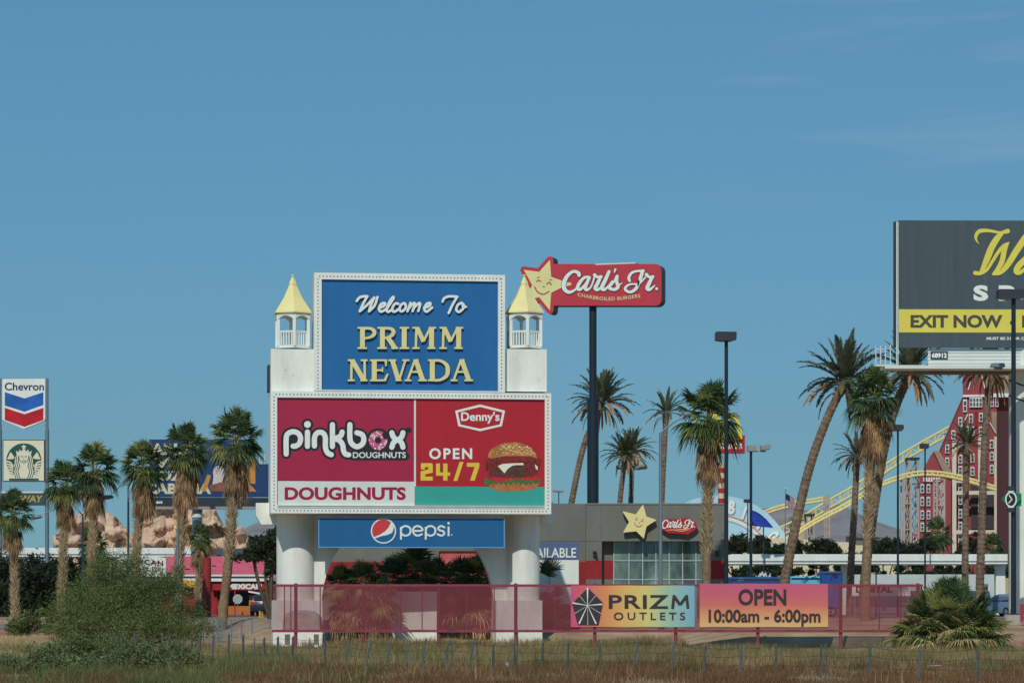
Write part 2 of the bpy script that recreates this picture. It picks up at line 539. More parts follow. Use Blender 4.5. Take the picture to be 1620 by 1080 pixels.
# ------------------------------------------------------------------ the welcome sign
def welcome_sign():
    PL = Plane(650, 812, 150, 6.5)
    base = Vector((PL.o.x, PL.o.y + 2, gz(PL.o.x, 152)))
    root = thing('welcome_sign', 'tall white roadside monument sign with two yellow roofed turrets, round columns and an arch', 'sign', base)
    # lower cabinet
    mb = MB(); PL.slab(mb, 428, 620, 872, 812, -.02, 4.0); mb_l = mb.build('lower_cabinet', WHITE, root)
    mb = MB(); PL.ring(mb, (428, 620, 872, 812), (438.5, 630, 862, 803), .16, .18); fr = mb.build('lower_frame', WHITE_TRIM, root)
    mb = MB(); PL.ring(mb, (438.5, 799, 862, 803), (439.5, 800, 861, 802), .2, .2)
    PL.slab(mb, 438.5, 799.5, 862, 803, .1, .1); mb.build('frame_ledge', WHITE_TRIM, fr)
    # upper cabinet
    mb = MB(); PL.slab(mb, 497, 433, 799, 619.3, -.02, 2.6); mb.build('upper_cabinet', WHITE, root)
    mb = MB(); PL.ring(mb, (497, 433, 799, 619.3), (509, 443.5, 788, 617.3), .16, .18); fu = mb.build('upper_frame', WHITE_TRIM, root)
    # rows of small bulbs set round both frames
    s_ = .032
    def bulb_geo(c):
        return [c + PL.U * a * s_ + ZUP * b * s_ for a, b in ((-1, -1), (1, -1), (1, 1), (-1, 1))] + [c + PL.N * .06], [(0, 1, 4), (1, 2, 4), (2, 3, 4), (3, 0, 4)]
    mb = MB(); mb.add(*bulb_geo(Vector((0, 0, 0)))); bulb0 = mb.build('bulb', BULB, fu)
    rest, count = MB(), [0]
    for parent, x0, y0, x1, y1, n in ((fu, 503, 438.5, 794, 438.5, 52), (fu, 503, 438.5, 503, 617, 32), (fu, 793.5, 438.5, 793.5, 617, 32), (fr, 434, 625, 867, 625, 78),
                                      (fr, 434, 807.5, 867, 807.5, 78), (fr, 433.5, 625, 433.5, 807, 33), (fr, 867, 625, 867, 807, 33)):
        xm, ym = (x0 + x1) / 2, (y0 + y1) / 2
        u0, u1 = PL.uv(x0, ym, .16)[0], PL.uv(x1, ym, .16)[0]
        v0, v1 = PL.uv(xm, y0, .16)[1], PL.uv(xm, y1, .16)[1]
        for k in range(n):
            t = (k + .5) / n
            c = PL.at(u0 + (u1 - u0) * t, v0 + (v1 - v0) * t, .16)
            if count[0] < 100:
                o = bulb0 if count[0] == 0 else bulb0.copy()
                if count[0]: COL.objects.link(o)
                for v in ([0] if count[0] == 0 else []): bulb0.data.transform(Matrix.Translation(base))
                o.parent = parent; o.location = c - base
            else:
                rest.add(*bulb_geo(c))
            count[0] += 1
    tag(rest.build('bulb', BULB, fr), kind='stuff')
    # blue welcome panel
    mb = MB(); PL.slab(mb, 509, 443.5, 788, 617.3, .03, .04); bp = mb.build('welcome_panel', BLUE, root)
    mb = MB(); PL.slab(mb, 509.5, 529, 787.5, 529.35, .034, .003); mb.build('panel_seam', mat('seam', K(66, 118, 172), .6, .3), bp)
    w = G(PL, 6.752, 545, 455)
    W = 27
    for s in ([(130, 142), (160, 105), (205, 92), (245, 92)], [(243, 92), (200, 170), (163, 252)], [(163, 252), (240, 185), (318, 105)], [(318, 105), (280, 190), (262, 252)],
              [(262, 252), (322, 190), (352, 100)],
              [(368, 218), (425, 192), (432, 165), (395, 172), (368, 222), (390, 256), (445, 228)],
              [(440, 240), (515, 130), (522, 98), (492, 130), (452, 222), (465, 258), (512, 230)],
              [(575, 172), (540, 170), (510, 222), (528, 257), (582, 228)],
              [(640, 165), (605, 182), (588, 232), (612, 253), (650, 222), (652, 178), (632, 166)],
              [(705, 162), (672, 252)], [(682, 225), (735, 168), (752, 175), (727, 250)], [(736, 220), (790, 168), (808, 176), (788, 248)],
              [(850, 218), (908, 192), (916, 165), (880, 172), (852, 222), (876, 256), (935, 212)],
              [(1048, 148), (1066, 112), (1120, 92), (1205, 97)], [(1203, 97), (1150, 190), (1113, 270)],
              [(1252, 162), (1212, 182), (1194, 234), (1222, 258), (1268, 222), (1272, 180), (1246, 164)], [(1262, 196), (1296, 204)]):
        w.stroke(s, W, n=3)
    w.build('welcome_lettering', LETTER_WHITE, bp, .17, .14, LETTER_SHADE)
    g = G(PL, 6.752, 545, 455)
    def bar(a, b, wd): g.stroke([a, b], wd, False, 1, False)
    def serifs(*l):
        for a, b, y in l:
            g.rect(a, y, b, y + 20); 
    T0, B0 = 418, 634
    bar((192, 420), (192, 650), 52); serifs((140, 235, T0), (140, 240, B0))
    g.stroke([(200, 435), (275, 434), (316, 462), (312, 502), (270, 530), (212, 540)], [26, 30, 42, 40, 26, 22])
    bar((405, 420), (405, 650), 52); serifs((352, 445, T0), (350, 452, B0))
    g.stroke([(412, 435), (485, 434), (522, 462), (512, 502), (470, 526), (425, 536)], [26, 30, 42, 40, 26, 22])
    bar((462, 530), (540, 646), 50); serifs((500, 572, B0))
    bar((638, 420), (638, 650), 54); serifs((590, 690, T0), (588, 690, B0))
    for dx in (0, 290):
        bar((768 + dx, 425), (762 + dx, 650), 26); bar((775 + dx, 425), (845 + dx, 575), 46); bar((845 + dx, 572), (918 + dx, 425), 24); bar((930 + dx, 425), (930 + dx, 650), 54)
        serifs((725 + dx, 800 + dx, T0), (898 + dx, 978 + dx, T0), (722 + dx, 802 + dx, B0), (884 + dx, 972 + dx, B0))
    T1, B1 = 764, 978
    bar((76, 770), (72, 992), 26); bar((80, 772), (208, 990), 52); bar((214, 770), (218, 992), 26)
    serifs((36, 108, T1), (174, 246, T1), (34, 108, B1), (170, 244, B1))
    bar((318, 768), (318, 994), 54); serifs((272, 455, T1), (272, 440, B1)); bar((330, 880), (405, 880), 20)
    g.poly([(425, 770), (456, 766), (452, 838), (436, 838)]); g.poly([(398, 848), (414, 848), (414, 900), (398, 900)]); g.poly([(410, 995), (444, 995), (472, 918), (452, 918)])
    bar((510, 770), (578, 994), 50); bar((652, 770), (582, 994), 24); serifs((470, 552, T1), (618, 692, T1)); g.rect(545, 978, 610, 996)
    for dx in (0, 492):
        bar((752 + dx, 772), (672 + dx, 992), 24); bar((758 + dx, 766), (838 + dx, 992), 50); bar((708 + dx, 898), (806 + dx, 898), 20)
        g.rect(735 + dx, 764, 790 + dx, 782); serifs((642 + dx, 714 + dx, B1), (788 + dx, 880 + dx, B1))
    bar((938, 768), (938, 994), 54); serifs((892, 960, T1), (892, 960, B1))
    g.stroke([(940, 777), (1020, 778), (1088, 820), (1104, 882), (1088, 942), (1020, 984), (940, 986)], [26, 28, 40, 46, 40, 28, 26])
    g.build('place_name_lettering', GOLD, bp, .19, .16, GOLD_SIDE)

    # doughnut advertisement
    mb = MB(); PL.slab(mb, 439, 630.5, 655, 761, .03, .04); dp = mb.build('doughnut_panel', CRIMSON, root)
    mb = MB(); PL.slab(mb, 439, 761, 656, 799, .03, .04); dl = mb.build('doughnut_footer_panel', OFFWHITE, root)
    z, ox, oy = 7.043, 435, 650
    def pink(g, w, r):
        for s in ([(125, 478), (125, 300), (148, 248), (205, 228), (262, 250), (286, 302), (270, 362), (232, 388), (202, 390)], [(362, 232), (362, 392)],
                  [(440, 388), (440, 300), (462, 250), (500, 234), (542, 250), (562, 300), (562, 400), (585, 462), (628, 485)],
                  [(640, 150), (640, 394)], [(748, 232), (735, 272), (688, 298), (660, 300)], [(660, 308), (712, 322), (752, 370), (764, 440), (786, 478), (822, 486)],
                  [(835, 150), (835, 300), (856, 362), (910, 396), (968, 372), (990, 320), (972, 262), (912, 240)],
                  [(1302, 240), (1320, 288), (1365, 320), (1410, 288), (1426, 240)], [(1302, 402), (1320, 352), (1365, 320), (1410, 352), (1426, 402)]):
            g.stroke(s, w, n=4)
        g.disc(362, 148, r)
        return g
    gb = pink(G(PL, z, ox, oy), 112, 66)
    gb.disc(1150, 325, 136).disc(1490, 212, 32); gb.poly([(852, 420), (1470, 420), (1470, 545), (852, 545)]); gb.stroke([(866, 500), (1452, 500)], 96, False)
    gb.poly([(440, 250), (560, 260), (640, 200), (750, 250), (835, 250), (1000, 320), (1300, 320), (1400, 420), (860, 430), (760, 400), (640, 390), (440, 380)])
    gb.poly([(125, 300), (250, 250), (362, 250), (440, 260), (440, 390), (362, 390), (210, 390), (140, 400)])
    gb.build('logo_outline', BLACK, dp, .034)
    pink(G(PL, z, ox, oy), 58, 38).build('logo_lettering', LETTER_WHITE, dp, .038)
    gd = G(PL, z, ox, oy)
    for k in range(44):
        a = -math.pi * .16 + 2 * math.pi * k / 44
        if -.95 < ((a + math.pi) % (2 * math.pi) - math.pi) < -.15: continue
        gd.stroke([(1150 + 36 * math.cos(a), 325 + 36 * math.sin(a)), (1150 + 104 * math.cos(a), 325 + 106 * math.sin(a))], [6, 17], False, 1, False)
    for k in range(10):
        a = -.98 + .9 * k / 9
        gd.stroke([(1150 + 36 * math.cos(a), 325 + 36 * math.sin(a)), (1150 + (60 + 14 * abs(k - 4.5) / 4.5) * math.cos(a), 325 + (60 + 14 * abs(k - 4.5) / 4.5) * math.sin(a))], [6, 12], False, 1, False)
    gd.build('doughnut_picture', mat('pink_icing', K(205, 90, 130), .5, .1, (1, 1, 1), 6), dp, .038)
    gs = G(PL, z, ox, oy)
    rr = random.Random(3)
    for k in range(42):
        a, r = rr.uniform(0, 6.28), rr.uniform(48, 98)
        if -1.1 < ((a + math.pi) % (2 * math.pi) - math.pi) < -.05 and r > 55: continue
        b = rr.uniform(0, 3.14); x, y = 1150 + r * math.cos(a), 325 + r * math.sin(a)
        gs.stroke([(x - 9 * math.cos(b), y - 9 * math.sin(b)), (x + 9 * math.cos(b), y + 9 * math.sin(b))], 8, False, 1)
    gs.build('sprinkles', LETTER_WHITE, dp, .042)
    G(PL, z, ox, oy).text('DOUGHNUTS', 868, 456, 1458, 522, .018).build('small_lettering', LETTER_WHITE, dp, .042)
    G(PL, z, ox, oy).text('DOUGHNUTS', 108, 845, 1458, 990, .04).build('footer_lettering', CRIMSON_INK, dl, .036)

    # burger advertisement
    mb = MB(); PL.slab(mb, 658, 631, 861.5, 769.5, .03, .04); rp = mb.build('burger_panel', RED_VINYL, root)
    mb = MB(); PL.slab(mb, 656.5, 769.5, 861.5, 799, .03, .04); mb.build('burger_footer_panel', TEAL, root)
    mb = MB(); PL.slab(mb, 655, 631, 658, 769.5, .045, .05); mb.build('panel_divider', OFFWHITE, root)
    g = G(PL, 6.97, 700, 635)
    hx = [(140, 100), (415, 32), (690, 100), (655, 270), (415, 325), (175, 270)]
    hi = [(170, 118), (415, 58), (660, 118), (632, 252), (415, 300), (198, 252)]
    for k in range(6):
        j = (k + 1) % 6
        g.poly([hx[k], hx[j], hi[j], hi[k]])
    g.text("Denny's", 205, 112, 630, 242, .026)
    g.build('restaurant_badge', LETTER_WHITE, rp, .036)
    G(PL).text('OPEN', 679, 708.5, 747, 726, .03, 0, 1.25).build('open_lettering', LETTER_WHITE, rp, .036)
    g = G(PL, 3.857, 640, 600)
    g.poly([(100, 510), (165, 510), (172, 517), (172, 568), (126, 578), (126, 592), (172, 592), (172, 616), (98, 616), (98, 560), (146, 548), (146, 534), (124, 534), (124, 548), (100, 548)])
    for q in ([(192, 512), (216, 512), (216, 566), (192, 566)], [(192, 566), (278, 566), (278, 586), (192, 586)], [(236, 512), (262, 512), (262, 616), (236, 616)], [(298, 618), (322, 618), (360, 502), (336, 502)],
              [(380, 508), (456, 508), (456, 532), (380, 532)], [(428, 532), (456, 532), (428, 616), (400, 616)]):
        g.poly(q)
    g.build('hours_lettering', YELLOW_INK, rp, .036)
    # the printed burger, layer on layer
    bz, bx, by = 6.97, 700, 635
    def layer(name, c, polys, off, **kw):
        g = G(PL, bz, bx, by)
        for q in polys: g.poly(q)
        return g.build(name, mat('print_' + name, c, .5, kw.get('var', .25), (1, 1, 1), kw.get('ns', 4), c2=kw.get('c2')), bur, off)
    bur = thing('burger_picture', None, None); bur.parent = root
    layer('bottom_bun', K(196, 128, 84), [[(510, 915), (540, 960), (600, 982), (680, 990), (860, 985), (960, 972), (1050, 945), (1062, 900), (800, 890), (540, 895)]], .036, c2=K(160, 92, 56))
    wav = lambda x0, x1, y, a, n: [(x0 + (x1 - x0) * k / n, y + (a if k % 2 else -a) * (1 + .5 * math.sin(k * 2.3))) for k in range(n + 1)]
    layer('lettuce', K(84, 130, 62), [wav(455, 1080, 905, 17, 23) + wav(1080, 455, 850, 14, 19)], .039, c2=K(44, 84, 40), ns=8)
    layer('tomato', K(196, 44, 44), [[(520, 840), (600, 818), (740, 830), (748, 870), (640, 885), (520, 866)], [(870, 840), (960, 822), (1060, 835), (1050, 868), (900, 872)]], .042)
    layer('onion', K(120, 40, 84), [[(505, 800), (620, 815), (740, 832), (700, 842), (580, 830), (510, 820)]], .045)
    layer('meat', K(112, 72, 56), [[(505, 770), (560, 720), (700, 690), (900, 690), (1040, 720), (1050, 790), (960, 830), (780, 832), (620, 812), (520, 800)]], .042, c2=K(56, 30, 28), ns=9)
    layer('bacon', K(150, 52, 44), [wav(470, 640, 640, 10, 7) + [(640, 720)] + wav(600, 480, 765, 14, 5), wav(880, 1090, 640, 12, 7) + [(1075, 720), (1020, 800), (930, 790), (900, 700)], [(560, 610), (1020, 610), (1030, 665), (560, 668)]], .045, c2=K(70, 22, 24), ns=7)
    layer('cheese', K(226, 232, 206), [[(610, 710), (660, 688), (760, 680), (890, 676), (896, 700), (820, 698), (770, 706), (720, 740), (684, 790)], [(1018, 690), (1050, 715), (1050, 750), (1030, 745)]], .049, var=.05)
    layer('sauce', K(92, 20, 26), [wav(520, 1030, 650, 12, 15) + [(1030, 610), (520, 610)]], .049, c2=K(150, 60, 50), ns=9)
    layer('top_bun', K(206, 150, 84), [[(500, 612), (508, 570), (545, 520), (610, 478), (690, 455), (800, 446), (900, 466), (980, 510), (1030, 570), (1040, 625), (960, 600), (840, 600), (700, 600), (600, 615), (540, 628)]], .053, c2=K(140, 84, 44), ns=2.2)
    gs = G(PL, bz, bx, by)
    for k in range(80):
        x = rr.uniform(600, 1020); y = rr.uniform(455, 585)
        if (x - 780) ** 2 / 250 ** 2 + (y - 600) ** 2 / 140 ** 2 > 1: continue
        gs.disc(x, y, 8, 5, 6)
    gs.build('sesame_seeds', mat('sesame', K(240, 220, 170), .5, .05), bur, .057)

    # turrets
    def turret(cx, x0, x1, side):
        c0 = PL.pt(cx, 552, -1.35)
        s = PL.pt(cx + 1, 552, -1.35).x - c0.x                  # metres per picture unit here
        def z(y): return PL.pt(cx, y, -1.35).z
        tb = MB(); PL.slab(tb, x0, 552, x1, 619, -.3, 2.2)
        blk = tb.build('turret_block', WHITE, root)
        R = 27.5 * s
        A = [math.radians(-90 + 10 + 60 * k) for k in range(6)]
        vert = lambda r, zz: [Vector((c0.x + r * math.cos(a), c0.y + r * math.sin(a), zz)) for a in A]
        posts, mid = vert(R, 0), None
        tw = MB()
        tw.prism(vert(R * 1.06, z(551.9)), (0, 0, .1))
        turr = tw.build('turret', WHITE_TRIM, root)
        tw = MB()
        tw.prism(vert(R * 1.02, z(500)), (0, 0, z(495.3) - z(500)))
        tw.build('turret_eave', WHITE_TRIM, turr)
        for p in posts:
            m = MB(); m.bar((p.x, p.y, z(551.9) + .1), (p.x, p.y, z(500)), .16, .16); m.build('turret_post', WHITE_TRIM, turr)
        for k in range(6):
            a, b = posts[k], posts[(k + 1) % 6]
            d = (b - a); L = d.length; d.normalize()
            n = Vector((d.y, -d.x, 0))
            m = MB()                                             # arched head under the eave
            top = z(500)
            arch = [a + d * (L * (i / 8)) for i in range(9)]
            hh = [z(507.5) + (z(501) - z(507.5)) * math.sin(math.pi * max(0, min(1, (i - .3) / 7.4))) ** .7 for i in range(9)]
            pts = [Vector((q.x, q.y, h)) for q, h in zip(arch, hh)]
            for i in range(8):
                m.prism([pts[i], pts[i + 1], Vector((pts[i + 1].x, pts[i + 1].y, top)), Vector((pts[i].x, pts[i].y, top))], n * .1)
            m.build('turret_arch', WHITE_TRIM, turr)
            m = MB()
            for zz, h in ((z(526), .09), (z(549), .08)):
                m.bar((a.x, a.y, zz), (b.x, b.y, zz), .07, h)
            for i in range(1, 6):
                q = a + d * L * i / 6
                m.bar((q.x, q.y, z(549)), (q.x, q.y, z(526)), .065, .065)
            m.build('turret_railing', WHITE_TRIM, turr)
        m = MB()
        rings = [vert(R * 1.2, z(496.5)), vert(R * 1.18, z(494)), vert(R * .62, z(472)), vert(R * .20, z(449))]
        vs = sum(rings, [])
        fs = [(i * 6 + k, i * 6 + (k + 1) % 6, i * 6 + 6 + (k + 1) % 6, i * 6 + 6 + k) for i in range(3) for k in range(6)] + [tuple(range(5, -1, -1)), (18, 19, 20, 21, 22, 23)]
        m.add(vs, fs)
        rf = m.build('turret_roof', ROOF_YELLOW, root)
        m = MB()
        r2 = [vert(R * .25, z(450)), vert(R * .22, z(447.5)), vert(R * .05, z(437.5))]
        m.add(sum(r2, []), [(i * 6 + k, i * 6 + (k + 1) % 6, i * 6 + 6 + (k + 1) % 6, i * 6 + 6 + k) for i in range(2) for k in range(6)] + [(12, 13, 14, 15, 16, 17), (5, 4, 3, 2, 1, 0)])
        m.tube([(c0.x, c0.y, z(437.8)), (c0.x, c0.y, z(436.5)), (c0.x, c0.y, z(435.5)), (c0.x, c0.y, z(434.4))], [.03, .09, .09, .03], 8)
        m.build('finial', ROOF_YELLOW, rf)
    turret(463, 428.5, 497, 0)
    turret(829.5, 799, 865, 1)
    mb = MB(); PL.slab(mb, 423.5, 577, 431, 618, -1.9, 1.6); mb.build('rear_cabinet', DARK_STEEL, root)
    mk = MB()                                                    # small scuffs and bolt holes
    for x, y, r in ((451, 585, 1.1), (469, 567, .8), (464, 593, 1.3), (447, 599, .7), (840, 580, .8), (852, 601, 1.0)):
        PL.poly(mk, [(x + r * math.cos(k * .9), y + r * .7 * math.sin(k * .9)) for k in range(7)], -.295, .02)
    mk.build('paint_scuffs', mat('paint_scuff', K(150, 152, 142), .9, .2), root)
    # bracket beams under the lower cabinet
    mb = MB(); PL.poly(mb, [(405, 795), (427, 795), (427, 812.4), (446, 812.4), (446, 829), (413, 829), (405, 815)], -2.7, 1.2); mb.build('bracket', WHITE, root)
    mb = MB(); PL.poly(mb, [(845, 812.6), (880, 812.6), (880, 816), (868, 829), (845, 829)], -2.9, 1.0); mb.build('bracket', WHITE, root)
    # columns, arch, plinths
    gnd = lambda p: gz(p.x, p.y) - .3
    for cx, r in ((467.5, 30.3), (826.5, 27.2)):
        c = PL.pt(cx, 880, -2.75)
        s = PL.pt(cx + 1, 880, -2.75).x - c.x
        mb = MB(); mb.lathe((c.x, c.y, 0), [(r * s, gnd(c)), (r * s, PL.pt(cx, 813, -2.75).z)], 40)
        mb.build('column', WHITE, root, True)
        x0, x1 = (432, 510) if cx < 600 else (785, 858)
        mb = MB()
        a, b = PL.rect(x0, 949, x1, 1045, -1.35)[0], PL.rect(x0, 949, x1, 1045, -1.35)[2]
        PL.slab(mb, x0, 949, x1, 1050, -1.35, 2.8); mb.build('plinth', WHITE, root)
    arch = [(645 + 136 * math.cos(math.pi * k / 28), 957 - 149 * math.sin(math.pi * k / 28)) for k in range(29)]
    arch = [(x, max(y, 818)) for x, y in arch]
    mb = MB()
    OFF, DEP = -2.5, 1.0
    outer = [(825 - 355 * k / 28, 813) for k in range(29)]
    seq_a = [(arch[0][0], 1045)] + arch + [(arch[-1][0], 1045)]
    seq_o = [(825, 1045)] + outer + [(470, 1045)]
    for k in range(len(seq_a) - 1):
        PL.poly(mb, [seq_o[k], seq_o[k + 1], seq_a[k + 1], seq_a[k]] if k else [(825, 1045), (825, 813), arch[0], (arch[0][0], 1045)], OFF, DEP)
    mb.build('arch_wall', WHITE, root)
    # cola panel
    mb = MB(); PL.slab(mb, 503.5, 818.5, 798.5, 866, -.2, .9); sp = mb.build('soda_panel', SODA_BLUE, root)
    mb = MB(); PL.ring(mb, (503.5, 818.5, 798.5, 866), (505, 820, 797, 864.6), -.17, .03); mb.build('panel_edge', SODA_EDGE, sp)
    z, ox, oy = 5.4, 500, 820
    g = G(PL, z, ox, oy); g.disc(576, 104, 108, n=32); g.build('globe_ring', LETTER_WHITE, sp, -.19)
    g = G(PL, z, ox, oy); g.disc(576, 104, 97, n=32); g.build('globe_disc', SODA_BLUE, sp, -.185)
    ci = lambda a: (576 + 97 * math.cos(math.radians(a)), 104 + 97 * math.sin(math.radians(a)))
    g = G(PL, z, ox, oy)
    g.poly([ci(a) for a in range(152, 310, 8)] + [(636, 30), (622, 70), (590, 110), (540, 138)])
    g.build('globe_red', mat('cola_red', K(205, 62, 66), .5, .05), sp, -.18)
    g = G(PL, z, ox, oy)
    g.poly([(640, 32), (660, 48), (664, 80), (650, 120), (610, 138), (560, 148), (502, 168), (494, 156), (545, 136), (590, 108), (620, 74)])
    g.build('globe_wave', LETTER_WHITE, sp, -.176)
    g = G(PL, z, ox, oy)
    bw = 16
    for x in (725, 937):
        g.stroke([(x, 70), (x, 178)], bw, False, 1, False); g.stroke([(x, 100), (x + 12, 72), (x + 44, 62), (x + 76, 78), (x + 82, 105), (x + 72, 132), (x + 42, 144), (x + 10, 134), (x, 108)], bw)
    g.stroke([(830, 104), (906, 100), (898, 74), (866, 62), (836, 76), (828, 106), (842, 134), (870, 144), (904, 132)], bw)
    g.stroke([(1098, 74), (1070, 62), (1044, 76), (1052, 96), (1084, 106), (1096, 126), (1072, 144), (1038, 132)], bw)
    g.stroke([(1132, 66), (1132, 148)], bw, False, 1, False); g.disc(1132, 38, 11); g.disc(1158, 138, 6, n=8)
    g.build('soda_lettering', LETTER_WHITE, sp, -.185)
    return PL
SIGN = welcome_sign()

# ------------------------------------------------------------------ palms and other plants
LEAF = [mat('palm_leaf_green', K(90, 112, 62), .55, .3, (1, 1, 1), .8, spec=.4, island=.35, transl=.35), mat('palm_leaf_deep_green', K(74, 98, 58), .5, .3, (1, 1, 1), .8, spec=.4, island=.4, transl=.35),
        mat('palm_leaf_olive', K(142, 146, 80), .55, .3, (1, 1, 1), .8, spec=.4, island=.3, transl=.35)]
DEAD = [mat('dead_palm_leaf', K(168, 136, 98), .8, .3, (1, 1, 1), 1.5, island=.35), mat('dead_palm_leaf_dark', K(112, 84, 60), .85, .3, (1, 1, 1), 1.5, island=.4)]
STRAW = mat('straw_palm_leaf', K(198, 182, 126), .7, .25, (1, 1, 1), 1.5, island=.3, transl=.35)
FROND = [mat('frond_grey_green', K(118, 120, 88), .55, .25, (1, 1, 1), .8, spec=.4, island=.3, transl=.35), mat('frond_deep_green', K(86, 96, 68), .55, .25, (1, 1, 1), .8, spec=.4, island=.3, transl=.35), mat('frond_dead', K(170, 138, 104), .8, .25, island=.3)]
PETIOLE = mat('palm_leaf_stalk', K(170, 158, 92), .6, .2)
BARK_FAN = mat('fan_palm_bark', K(156, 134, 104), .9, .35, (1, 1, 1), 3, .8, 10, c2=K(112, 92, 70))
BARK_BOOT = mat('fan_palm_leaf_base', K(180, 158, 126), .85, .3, (1, 1, 1), 3, island=.35)
BARK_DATE = mat('date_palm_bark', K(146, 124, 104), .95, .3, (1, 1, .9), 3.2, .9, 6, c2=K(92, 76, 64))

def fan_leaf(mb, R, base, d, Lp, rad, droop, nseg, spread, m, mp, stiff=.45):
    d = d.normalized()
    pts = [base + d * (Lp * t) - ZUP * (droop * .35 * Lp * t * t) for t in (0, .35, .7, 1)]
    e = pts[-1]
    d2 = (pts[-1] - pts[-2]).normalized()
    side = d2.cross(ZUP)
    if side.length < .2: side = Vector((R.uniform(-1, 1), R.uniform(-1, 1), 0))
    side = (side.normalized() + d2 * 0 + ZUP * R.uniform(-.35, .35)).normalized()
    n = side.cross(d2).normalized()
    w = .022
    for a, b in zip(pts, pts[1:]):
        mb.add([a - side * w, a + side * w, b + side * w, b - side * w], [(0, 1, 2, 3)], mp)
    for i in range(nseg):
        a = -spread + 2 * spread * (i + .5) / nseg
        s = (d2 * math.cos(a) + side * math.sin(a) + n * (.10 * math.cos(a * 2) + .16)).normalized()
        l = rad * (.72 + .28 * math.cos(a * .7)) * R.uniform(.85, 1.08)
        wd = rad * spread / nseg * .62
        tw = (.55 if i % 2 else -.55)
        wv = (n.cross(s) * math.cos(tw) + n * math.sin(tw)).normalized()
        dr = droop * R.uniform(.6, 1.5)
        vs = []
        for t, ww in ((.0, .25), (stiff, 1.0), (.74, .6), (1.0, .06)):
            q = e + s * (l * t) - ZUP * (dr * l * max(0, t - stiff * .6) ** 1.7 * 1.15)
            vs += [q - wv * wd * ww, q + wv * wd * ww]
        mb.add(vs, [(0, 1, 3, 2), (2, 3, 5, 4), (4, 5, 7, 6)], m)

def sph(az, el):
    return Vector((math.cos(el) * math.cos(az), math.cos(el) * math.sin(az), math.sin(el)))

def fan_crown_mb(seed, n=36, scale=1.0, lo=-22):
    R = random.Random(seed)
    mb = MB()
    for k in range(n):
        t = k / (n - 1)
        el = math.radians(87 - (87 - lo) * t ** .95 + R.uniform(-11, 11))
        az = k * 2.39996 + R.uniform(-.3, .3)
        m = R.choice((0, 0, 1, 1, 1, 2)) if t < .8 else R.choice((0, 1, 2, 2))
        up = max(0, math.sin(el))
        fan_leaf(mb, R, sph(az, .6) * .12, sph(az, el), (.62 + .75 * up ** 2) * R.uniform(.75, 1.2) * scale, R.uniform(.78, 1.05) * scale, .35 + R.uniform(.4, 1.0) * t, 20, R.uniform(1.3, 1.7), m, 3, .5)
    return mb

def skirt_mb(seed, length, width, n=70):
    R = random.Random(seed)
    mb = MB()
    for k in range(n):
        t = R.random() ** .8
        z = -.1 - (length - .7) * t
        az = k * 2.39996 + R.uniform(-.5, .5)
        el = math.radians(R.uniform(-78, -58) if t > .15 else R.uniform(-62, -25))
        fan_leaf(mb, R, Vector((0, 0, z)) + sph(az, 0) * .16, sph(az, el), R.uniform(.4, .75), R.uniform(.6, .95) * width, R.uniform(.9, 1.5), 11, R.uniform(.45, .8), R.choice((0, 0, 1)), 0, .5)
    return mb

FAN_VARIANTS, SKIRT_VARIANTS = {}, {}
def palm_trunk(pts, rads, n=12):
    mb = MB(); mb.tube(pts, rads, n); return mb

def along(pts, t):
    L = [0]
    for a, b in zip(pts, pts[1:]): L.append(L[-1] + (Vector(b) - Vector(a)).length)
    s = t * L[-1]
    for i in range(len(pts) - 1):
        if s <= L[i + 1] or i == len(pts) - 2:
            k = (s - L[i]) / max(1e-6, L[i + 1] - L[i])
            return Vector(pts[i]).lerp(Vector(pts[i + 1]), k)

def path_of(pxs, D):
    """trunk path from (px, py) picture points: an upright palm standing at distance D"""
    q = catmull([tuple(P(x, y, D)) for x, y in pxs], 6)
    return [Vector(p) for p in q]

